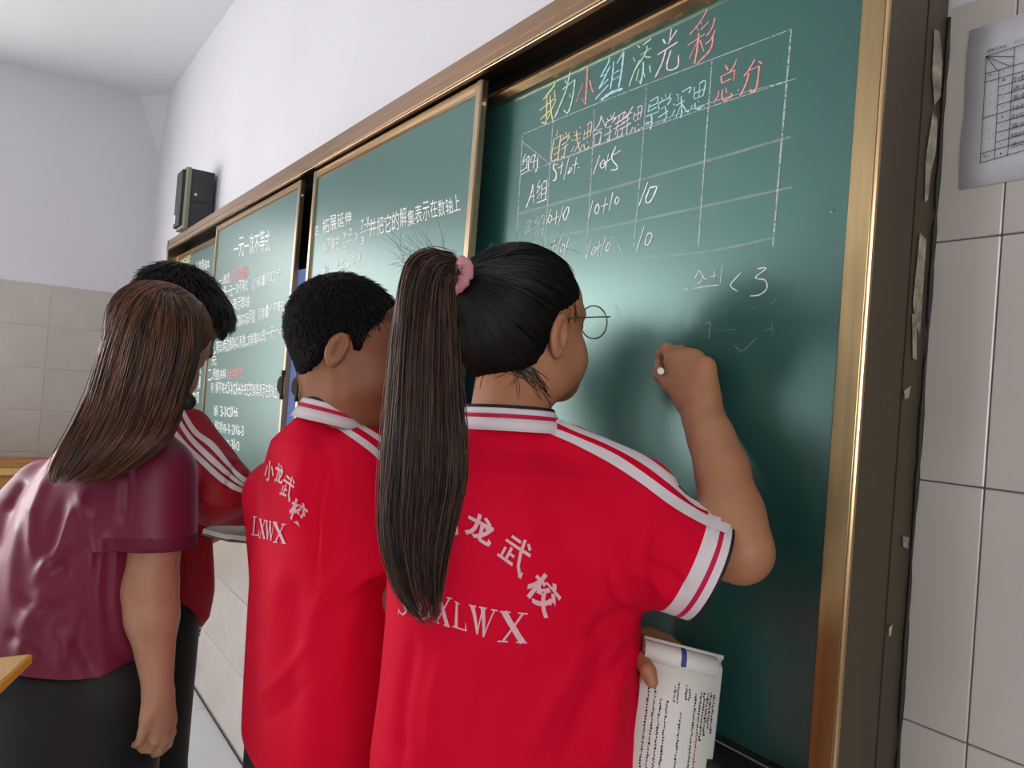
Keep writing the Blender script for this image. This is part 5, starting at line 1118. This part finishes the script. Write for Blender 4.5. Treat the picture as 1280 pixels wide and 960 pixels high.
# small dents and nicks of the old enamel
for (px, py, r_) in ((770, 509, 3), (786, 535, 3), (1041, 264, 4), (803, 418, 4), (792, 536, 3), (890, 210, 2)):
    c_ = on(px, py, 1, YP); V = [c_+np.array([math.cos(a)*r_*.0007, -.0004, math.sin(a)*r_*.0006]) for a in np.linspace(0, 6.28, 9)[:-1]]+[c_+np.array([0, -.0010, 0])]
    o = mesh('enamel_dent', V, [(i, (i+1) % 8, 8) for i in range(8)], M['board'], None, True); adopt(o, fpR)

# ------------------------------------------------------------------ loudspeaker on the wall above the board
sx0, sx1 = on(268, 250, 1, -.03)[0], on(222, 250, 1, -.20)[0]
spk = empty('loudspeaker', (-3.75, -.09, 2.10), 'black box loudspeaker on the white wall above the left end of the blackboard', 'loudspeaker')
TL, TF, TR = on(226, 216, 1, -.175), on(232, 212, 1, -.19), on(266, 221, 1, -.02)
zb, zt = 2.078, on(234, 214, 1, -.12)[2]
fx = on(268, 250, 1, 0)[0]; bx_ = on(268, 250, 1, -.015)[0]
def sp_part(name, prof_xy, z0, z1, m, label=None):
    V = [(x, y, z0) for x, y in prof_xy]+[(x, y, z1) for x, y in prof_xy]; n = len(prof_xy)
    o = mesh(name, V, [tuple(range(n))[::-1], tuple(range(n, 2*n))]+[(i, (i+1) % n, (i+1) % n+n, i+n) for i in range(n)], m); adopt(o, spk)
    bm = bmesh.new(); bm.from_mesh(o.data); bmesh.ops.recalc_face_normals(bm, faces=bm.faces); bm.to_mesh(o.data); bm.free()
    if label: o['label'] = label
    return o
X1 = fx; X0 = fx-.16
sp_part('cabinet', [(X0, -.006), (X1, -.006), (X1, -.115), (X0, -.115)], zb, zt, M['speaker'])
sp_part('front_edge', [(X0-.002, -.113), (X1+.004, -.113), (X1+.004, -.128), (X1-.006, -.136), (X0+.006, -.136), (X0-.002, -.128)], zb-.002, zt+.004, M['speakeredge'], 'olive grey front edge')
sp_part('grille', [(X0+.006, -.135), (X1-.008, -.135), (X1-.015, -.150), (X0+.012, -.150)], zb+.01, zt-.008, M['speakergrille'])
for z_ in (zb+.13,): adopt(box('side_groove', (X1-.002, -.108, z_), (X1+.002, -.02, z_+.006), M['rubber']), spk)
adopt(box('side_panel', (X1-.002, -.105, zb+.145), (X1+.0025, -.03, zt-.02), M['speaker']), spk); adopt(box('side_panel', (X1-.002, -.105, zb+.01), (X1+.0025, -.03, zb+.122), M['speaker']), spk)
o = mesh('screw', *tube(None, [(X1+.001, -.088, zb+.165), (X1+.005, -.088, zb+.165)], .007, 10), M['whiteprint']); adopt(o, spk)
adopt(box('rating_label', (X0+.02, -.1515, zb+.03), (X0+.05, -.1495, zb+.07), M['whiteprint']), spk)
adopt(box('wall_bracket', (X1-.09, -.01, zb-.006), (X1-.05, .008, zt-.06), M['rubber']), spk)

# ------------------------------------------------------------------ timetable sheet on the right wall
p0, p1_ = on(1212, 38, 1, -.0015), on(1199, 237, 1, -.0015)
X0, ZT, ZB = (p0[0]+p1_[0])/2, p0[2], p1_[2]; PW = (ZT-ZB)*1.42
sheet = empty('notice_sheet', (X0+PW/2, -.0008, ZB), 'white paper timetable sheet stuck on the tiles right of the blackboard', 'notice')
V = []; Fc = []
for i in range(9):
    for j in range(7): V.append((X0+PW*i/8, -.0008-.0012*abs(math.sin(i*1.3+j))*(.4 if 0 < i < 8 else 1.2), ZB+(ZT-ZB)*j/6))
for i in range(8):
    for j in range(6): Fc.append((i*7+j, i*7+j+7, i*7+j+8, i*7+j+1))
o = mesh('paper', V, Fc, M['paper'], None, True); sm = o.modifiers.new('t', 'SOLIDIFY'); sm.thickness = .0003; adopt(o, sheet)
tb0 = lambda x, y: on(1180+x*.25, y*.25, 1, -.0030)
def ruled(segs, w=.9):
    V = []; Fc = []
    for (a, b_) in segs:
        a = tb0(*a); b_ = tb0(*b_); d = nrm(b_-a); n_ = np.cross(d, [0, 1, 0])*w*.0004; k = len(V); V += [a-n_, a+n_, b_+n_, b_-n_]; Fc.append((k, k+1, k+2, k+3))
    o = mesh('printed_table', V, Fc, M['ink']); adopt(o, sheet)
far = lambda y0, sl: (700, y0+sl*(700-400))
ruled([((210, 282), (355, 235)), ((355, 235), (700, 120)), ((210, 282), (205, 412)), ((205, 412), (180, 815)), ((355, 235), (345, 330)), ((210, 282), (350, 282)), ((210, 282), (328, 330)), ((210, 282), (265, 350)), ((203, 370), (400, 312)), ((400, 312), (700, 226)), ((200, 413), (700, 268)),
       ((276, 350), (252, 795)), ((347, 325), (318, 780)), ((188, 592), (700, 444)), ((180, 770), (700, 620)), ((180, 815), (700, 665)), ((272, 434), (700, 310)), ((268, 480), (700, 354)), ((266, 525), (700, 398)), ((260, 618), (700, 488)), ((258, 665), (700, 532)), ((256, 712), (700, 576)), ((455, 215), (425, 745)), ((560, 180), (530, 715))])
P_c = ([], [])
def ptext(t, q):
    pts = [(1180+x*.25, y*.25) for x, y in q]; chalk_text(t, pts, None, None, -.0031, gap=.08, acc=P_c, jit=.02)
ptext('四(2)班', [(215, 265), (315, 235), (315, 218), (215, 248)]); ptext('八八', [(350, 222), (400, 205), (400, 188), (350, 204)]); ptext('晚上', [(222, 384), (258, 374), (258, 362), (222, 372)]); ptext('晚上', [(195, 792), (232, 782), (232, 768), (195, 778)])
for t_, x, y in (('上', 228, 478), ('午', 226, 520), ('下', 220, 655), ('午', 218, 702)): ptext(t_, [(x, y), (x+12, y-3), (x+12, y-16), (x, y-13)])
for t_, y in (('0', 370), ('1', 412), ('2', 458), ('3', 500), ('4', 548), ('1', 595), ('2', 640), ('3', 688), ('4', 733), ('1', 780)): ptext(t_, [(296-(y-370)*.04, y-5), (304-(y-370)*.04, y-8), (304-(y-370)*.04, y-20), (296-(y-370)*.04, y-17)])
for i, (t_, y) in enumerate((('安全教育', 405), ('语文', 452), ('英语', 500), ('体育活动', 548), ('安全班会', 592), ('语文', 640), ('体育技能', 688), ('活动', 735))): ptext(t_, [(345-i*2, y+8), (420-i*2, y-13), (420-i*2, y-42), (345-i*2, y-22)])
o = mesh('printed_text', P_c[0], P_c[1], M['ink']); adopt(o, sheet)

# ------------------------------------------------------------------ workbook curled over in the writing girl's left hand
bk = empty('workbook', tuple(P(846, 880, .955)), 'open workbook curled over at the top, held by the ponytailed girl at her hip', 'book')
Bo = P(846, 824, .968); ax = nrm(RT*.97-UP*.24+FW*-.03); dn = nrm(-UP*.985-RT*.15-FW*.13); dp = nrm(np.cross(ax, dn)); 
if dp@FW < 0: dp = -dp
half = .0500
def sheet_prof(r0, dstart, dend, off, th):
    """page running up the front, over the top and curled back inside"""
    out = [Bo+dn*d_+dp*off for d_ in np.linspace(dend, dstart, 9)]
    return out
def extr(name, prof, m, par, x0=-.041, x1=half, thick=None):
    V = []; n = len(prof)
    for x in (x0, x1):
        for p_ in prof: V.append(p_+ax*x)
    Fc = [(i, i+1, n+i+1, n+i) for i in range(n-1)]
    o = mesh(name, V, Fc, m, None, True)
    s_ = o.modifiers.new('t', 'SOLIDIFY'); s_.thickness = thick or .0006; s_.offset = 0; adopt(o, par); return o
rr = .0125
curl = [Bo+dn*d_ for d_ in np.linspace(.165, .012, 10)]
curl = [Bo+dn*d_+dp*(.002*math.sin(d_*20)) for d_ in np.linspace(.165, .014, 10)]
cc = Bo+dp*.004
roll = [cc+dn*(-math.cos(a)*rr*f)+dp*(-math.sin(a)*rr*f) for a, f in [(t, 1-.03*t) for t in np.linspace(-.9-math.pi*0, math.pi*1.75, 22)]]
front = extr('page', [Bo+dn*d_-dp*(.0005) for d_ in np.linspace(.23, rr*.8, 8)], M['pagewhite'], bk, thick=.003)
tubep = extr('curled_pages', [cc+dn*(-math.cos(a)*(rr-.0008*max(0, a)))+dp*(-math.sin(a)*(rr-.0008*max(0, a))) for a in np.linspace(-2.2, 3.9, 30)], M['pagewhite'], bk, thick=.0026)
back = extr('page_block', [Bo+dn*d_+dp*.0085 for d_ in np.linspace(.235, .0, 8)]+[cc+dn*(-math.cos(a)*(rr+.0025))+dp*(math.sin(a)*(rr+.0025)) for a in np.linspace(1.2, .2, 8)], M['pagewhite'], bk, x1=half+.009, thick=.0050)
cov = extr('cover', [Bo+dn*d_+dp*.0135 for d_ in np.linspace(.235, .01, 8)], M['coverblue'], bk, x1=half+.012, thick=.001)
bskn = Skin(front); rskn = Skin(tubep)
extr('blue_print', [cc+dn*(-math.cos(a)*(rr+.0016))+dp*(-math.sin(a)*(rr+.0016)) for a in np.linspace(-.6, 2.0, 14)], M['inkblue'], bk, .004, .010, thick=.0002)
extr('inner_print', [cc+dn*(-math.cos(a)*(rr-.0050))+dp*(-math.sin(a)*(rr-.0050)) for a in np.linspace(.6, 3.9, 14)], M['coverblue'], bk, .030, half+.0005, thick=.0008)
V = []; Fc = []; V2 = []; F2 = []; V3 = []; F3 = []
def dash(Vx, Fx, u, d0, d1, wd_):
    """print runs down the page (the page is held sideways): u across, d down"""
    f = -dp*.0023; b = len(Vx); Vx += [Bo+ax*(u-wd_)+dn*d0+f, Bo+ax*(u+wd_)+dn*d0+f, Bo+ax*(u+wd_)+dn*d1+f, Bo+ax*(u-wd_)+dn*d1+f]; Fx.append((b, b+1, b+2, b+3))
for ln_, (u, d0, d1) in enumerate([(.050, .030, .075), (.046, .028, .07), (.042, .030, .078), (.038, .030, .085), (.034, .03, .17), (.028, .034, .17), (.020, .030, .045), (.016, .026, .044), (.012, .06, .16), (.006, .026, .05), (.002, .03, .048), (-.006, .05, .15), (-.014, .05, .17), (-.022, .03, .17), (-.030, .03, .16), (-.038, .03, .17)][:15]):
    d = d0
    while d < d1:
        st_ = random.uniform(.0010, .0030); Vx, Fx = (V3, F3) if (u > .036 and u < .040 and d > .10) else ((V2, F2) if (u == .034 and d > .075) or (u == .028 and d > .14) else (V, Fc))
        dash(Vx, Fx, u+random.uniform(-.0006, .0006), d, d+st_, random.uniform(.0006, .0014)); d += st_+random.uniform(.0004, .0014)
for Vx, Fx, m_ in ((V, Fc, 'ink'), (V2, F2, 'inkorange'), (V3, F3, 'inkblue')):
    if Vx: o = mesh('printed_text', Vx, Fx, M[m_]); adopt(o, bk); o['kind'] = 'stuff'
# ------------------------------------------------------------------ open book held by the student in the tracksuit top
ob_ = empty('open_book', tuple(P(278, 660, 1.80)), 'open white book held low by the student in the tracksuit top, beside the board', 'book')
def slab(name, c, m, th, par):
    c = [np.array(p) for p in c]; n_ = nrm(np.cross(c[1]-c[0], c[2]-c[0])); 
    if n_[2] < 0: n_ = -n_
    V = c+[p-n_*th for p in c]; k = len(c)
    o = mesh(name, V, [tuple(range(k))]+[tuple(range(2*k-1, k-1, -1))]+[(i, i+k, (i+1) % k+k, (i+1) % k) for i in range(k)], m); adopt(o, par); return o
slab('page_block', [P(254, 661, 1.72), P(286, 669, 1.70), P(322, 652, 1.92), P(300, 645, 1.95)], M['pagewhite'], .010, ob_)
slab('page_block', [P(286, 668, 1.70), P(318, 672, 1.72), P(340, 655, 1.90), P(322, 651, 1.92)], M['pagewhite'], .010, ob_)
slab('cover', [p_-np.array([0, 0, .011]) for p_ in (P(252, 661, 1.72), P(286, 670, 1.69), P(320, 673, 1.71), P(342, 655, 1.90), P(322, 651, 1.93), P(299, 644, 1.96))], M['bookcover'], .002, ob_)
# ------------------------------------------------------------------ yellow topped lectern corner, wooden cabinet, hanging cable
lc = P(38, 818, 1.12); lz = lc[2]
lt = empty('lectern', (lc[0]+.1, lc[1]-.3, 0), 'yellow wooden lectern, only the corner of its top in view at lower left', 'lectern')
dA = nrm([-.9, -.44, 0]); dB = nrm([.10, -1, 0])
e1 = unit_h(P(0, 822, 1.30)*[1, 1, 0]-lc*[1, 1, 0]); e2 = unit_h(P(0, 848, 1.07)*[1, 1, 0]-lc*[1, 1, 0])
e1 = unit_h(on(0, 822, 2, lz)-lc); e2 = unit_h(on(0, 853, 2, lz)-lc)
def quadslab(name, c0, a, b, z0, z1, m):
    ps = [c0, c0+a, c0+a+b, c0+b]; V = [(p[0], p[1], z0) for p in ps]+[(p[0], p[1], z1) for p in ps]
    o = mesh(name, V, [(0, 1, 2, 3), (7, 6, 5, 4), (0, 4, 5, 1), (1, 5, 6, 2), (2, 6, 7, 3), (3, 7, 4, 0)], m)
    bm = bmesh.new(); bm.from_mesh(o.data); bmesh.ops.recalc_face_normals(bm, faces=bm.faces); bmesh.ops.bevel(bm, geom=bm.edges[:], offset=.0015, segments=1, affect='EDGES'); bm.to_mesh(o.data); bm.free(); adopt(o, lt); return o
Lx = e1*.45; Ly = e2*.34
quadslab('top', lc, Lx, Ly, lz-.014, lz, M['yellowtop'])
i0 = lc+Lx*.0005+Ly*.0005
quadslab('edge_banding', lc+nrm(Lx)*-.003, nrm(Lx)*.003, Ly, lz-.0142, lz-.0002, M['yellowedge']); quadslab('edge_banding', lc+nrm(Ly)*-.003, Lx, nrm(Ly)*.003, lz-.0142, lz-.0002, M['yellowedge'])
c_i = lc+nrm(Lx)*.06+nrm(Ly)*.06
quadslab('carcass', c_i, nrm(Lx)*.34, nrm(Ly)*.24, .02, lz-.014, M['orangewood']); quadslab('plinth', c_i+nrm(Lx)*.02+nrm(Ly)*.02, nrm(Lx)*.30, nrm(Ly)*.20, 0, .02, M['rubber'])
cb = on(0, 578, 0, XL+.32); cbz = cb[2]; y1_ = on(26, 580, 0, XL+.32)[1]
cab = empty('wooden_cabinet', (XL+.17, y1_-.5, 0), 'orange wooden cabinet against the tiled left wall, behind the teacher', 'cabinet')
for nm, lo, hi, m_ in (('top', (XL+.01, y1_-1.0, cbz-.03), (XL+.33, y1_+.35, cbz), 'orangewood'), ('pale_strip', (XL+.02, y1_-1.0, cbz-.075), (XL+.325, y1_+.34, cbz-.03), 'yellowtop'), ('carcass', (XL+.02, y1_-.99, .02), (XL+.31, y1_+.33, cbz-.075), 'orangewood'),
                       ('door', (XL+.31, y1_-.32, .06), (XL+.326, y1_+.31, cbz-.09), 'orangewood'), ('door', (XL+.31, y1_-.97, .06), (XL+.326, y1_-.34, cbz-.09), 'orangewood'), ('plinth', (XL+.04, y1_-.97, 0), (XL+.30, y1_+.31, .02), 'rubber')):
    o = box(nm, lo, hi, M[m_], None, .002); adopt(o, cab)
    if nm == 'door': h_ = box('door_knob', (XL+.325, hi[1]-.06, .5), (XL+.345, hi[1]-.04, .52), M['steel'], None, .003); adopt(h_, o)
cbl = [on(x, y, 1, -.006) for x, y in ((243, 655), (242, 700), (240, 745), (237, 780), (232, 812), (227, 832))]
cbl = [P(243, 655, on(243, 655, 1, 0)[0]*0+3.3)] if False else cbl
ce = empty('hanging_cable', tuple(cbl[-1]), 'thin black cable hanging down the white tiled wall to the floor under the board', 'cable')
o = mesh('cord', *tube(None, smooth_line(cbl, 30), .0045, 6), M['rubber'], None, True); adopt(o, ce)
pe = on(226, 838, 1, -.03); o = box('plug', pe-np.array([.03, .02, .012]), pe+np.array([.03, .02, .03]), M['plug'], None, .006); adopt(o, ce)

for o in list(COL.objects):                                   # broken chalk strokes, print, lashes: too small to pick apart singly
    if o.type == 'MESH' and o.name.split('.')[0] in ('chalk_writing', 'chalk_grid', 'printed_text', 'printed_table', 'flyaway_hairs', 'eyebrows', 'strand_layer', 'wisps', 'fringe', 'lettering', 'hair_core', 'ponytail', 'long_hair'):
        if o.name.split('.')[0] not in ('ponytail', 'long_hair', 'hair_core'): o['kind'] = 'stuff'
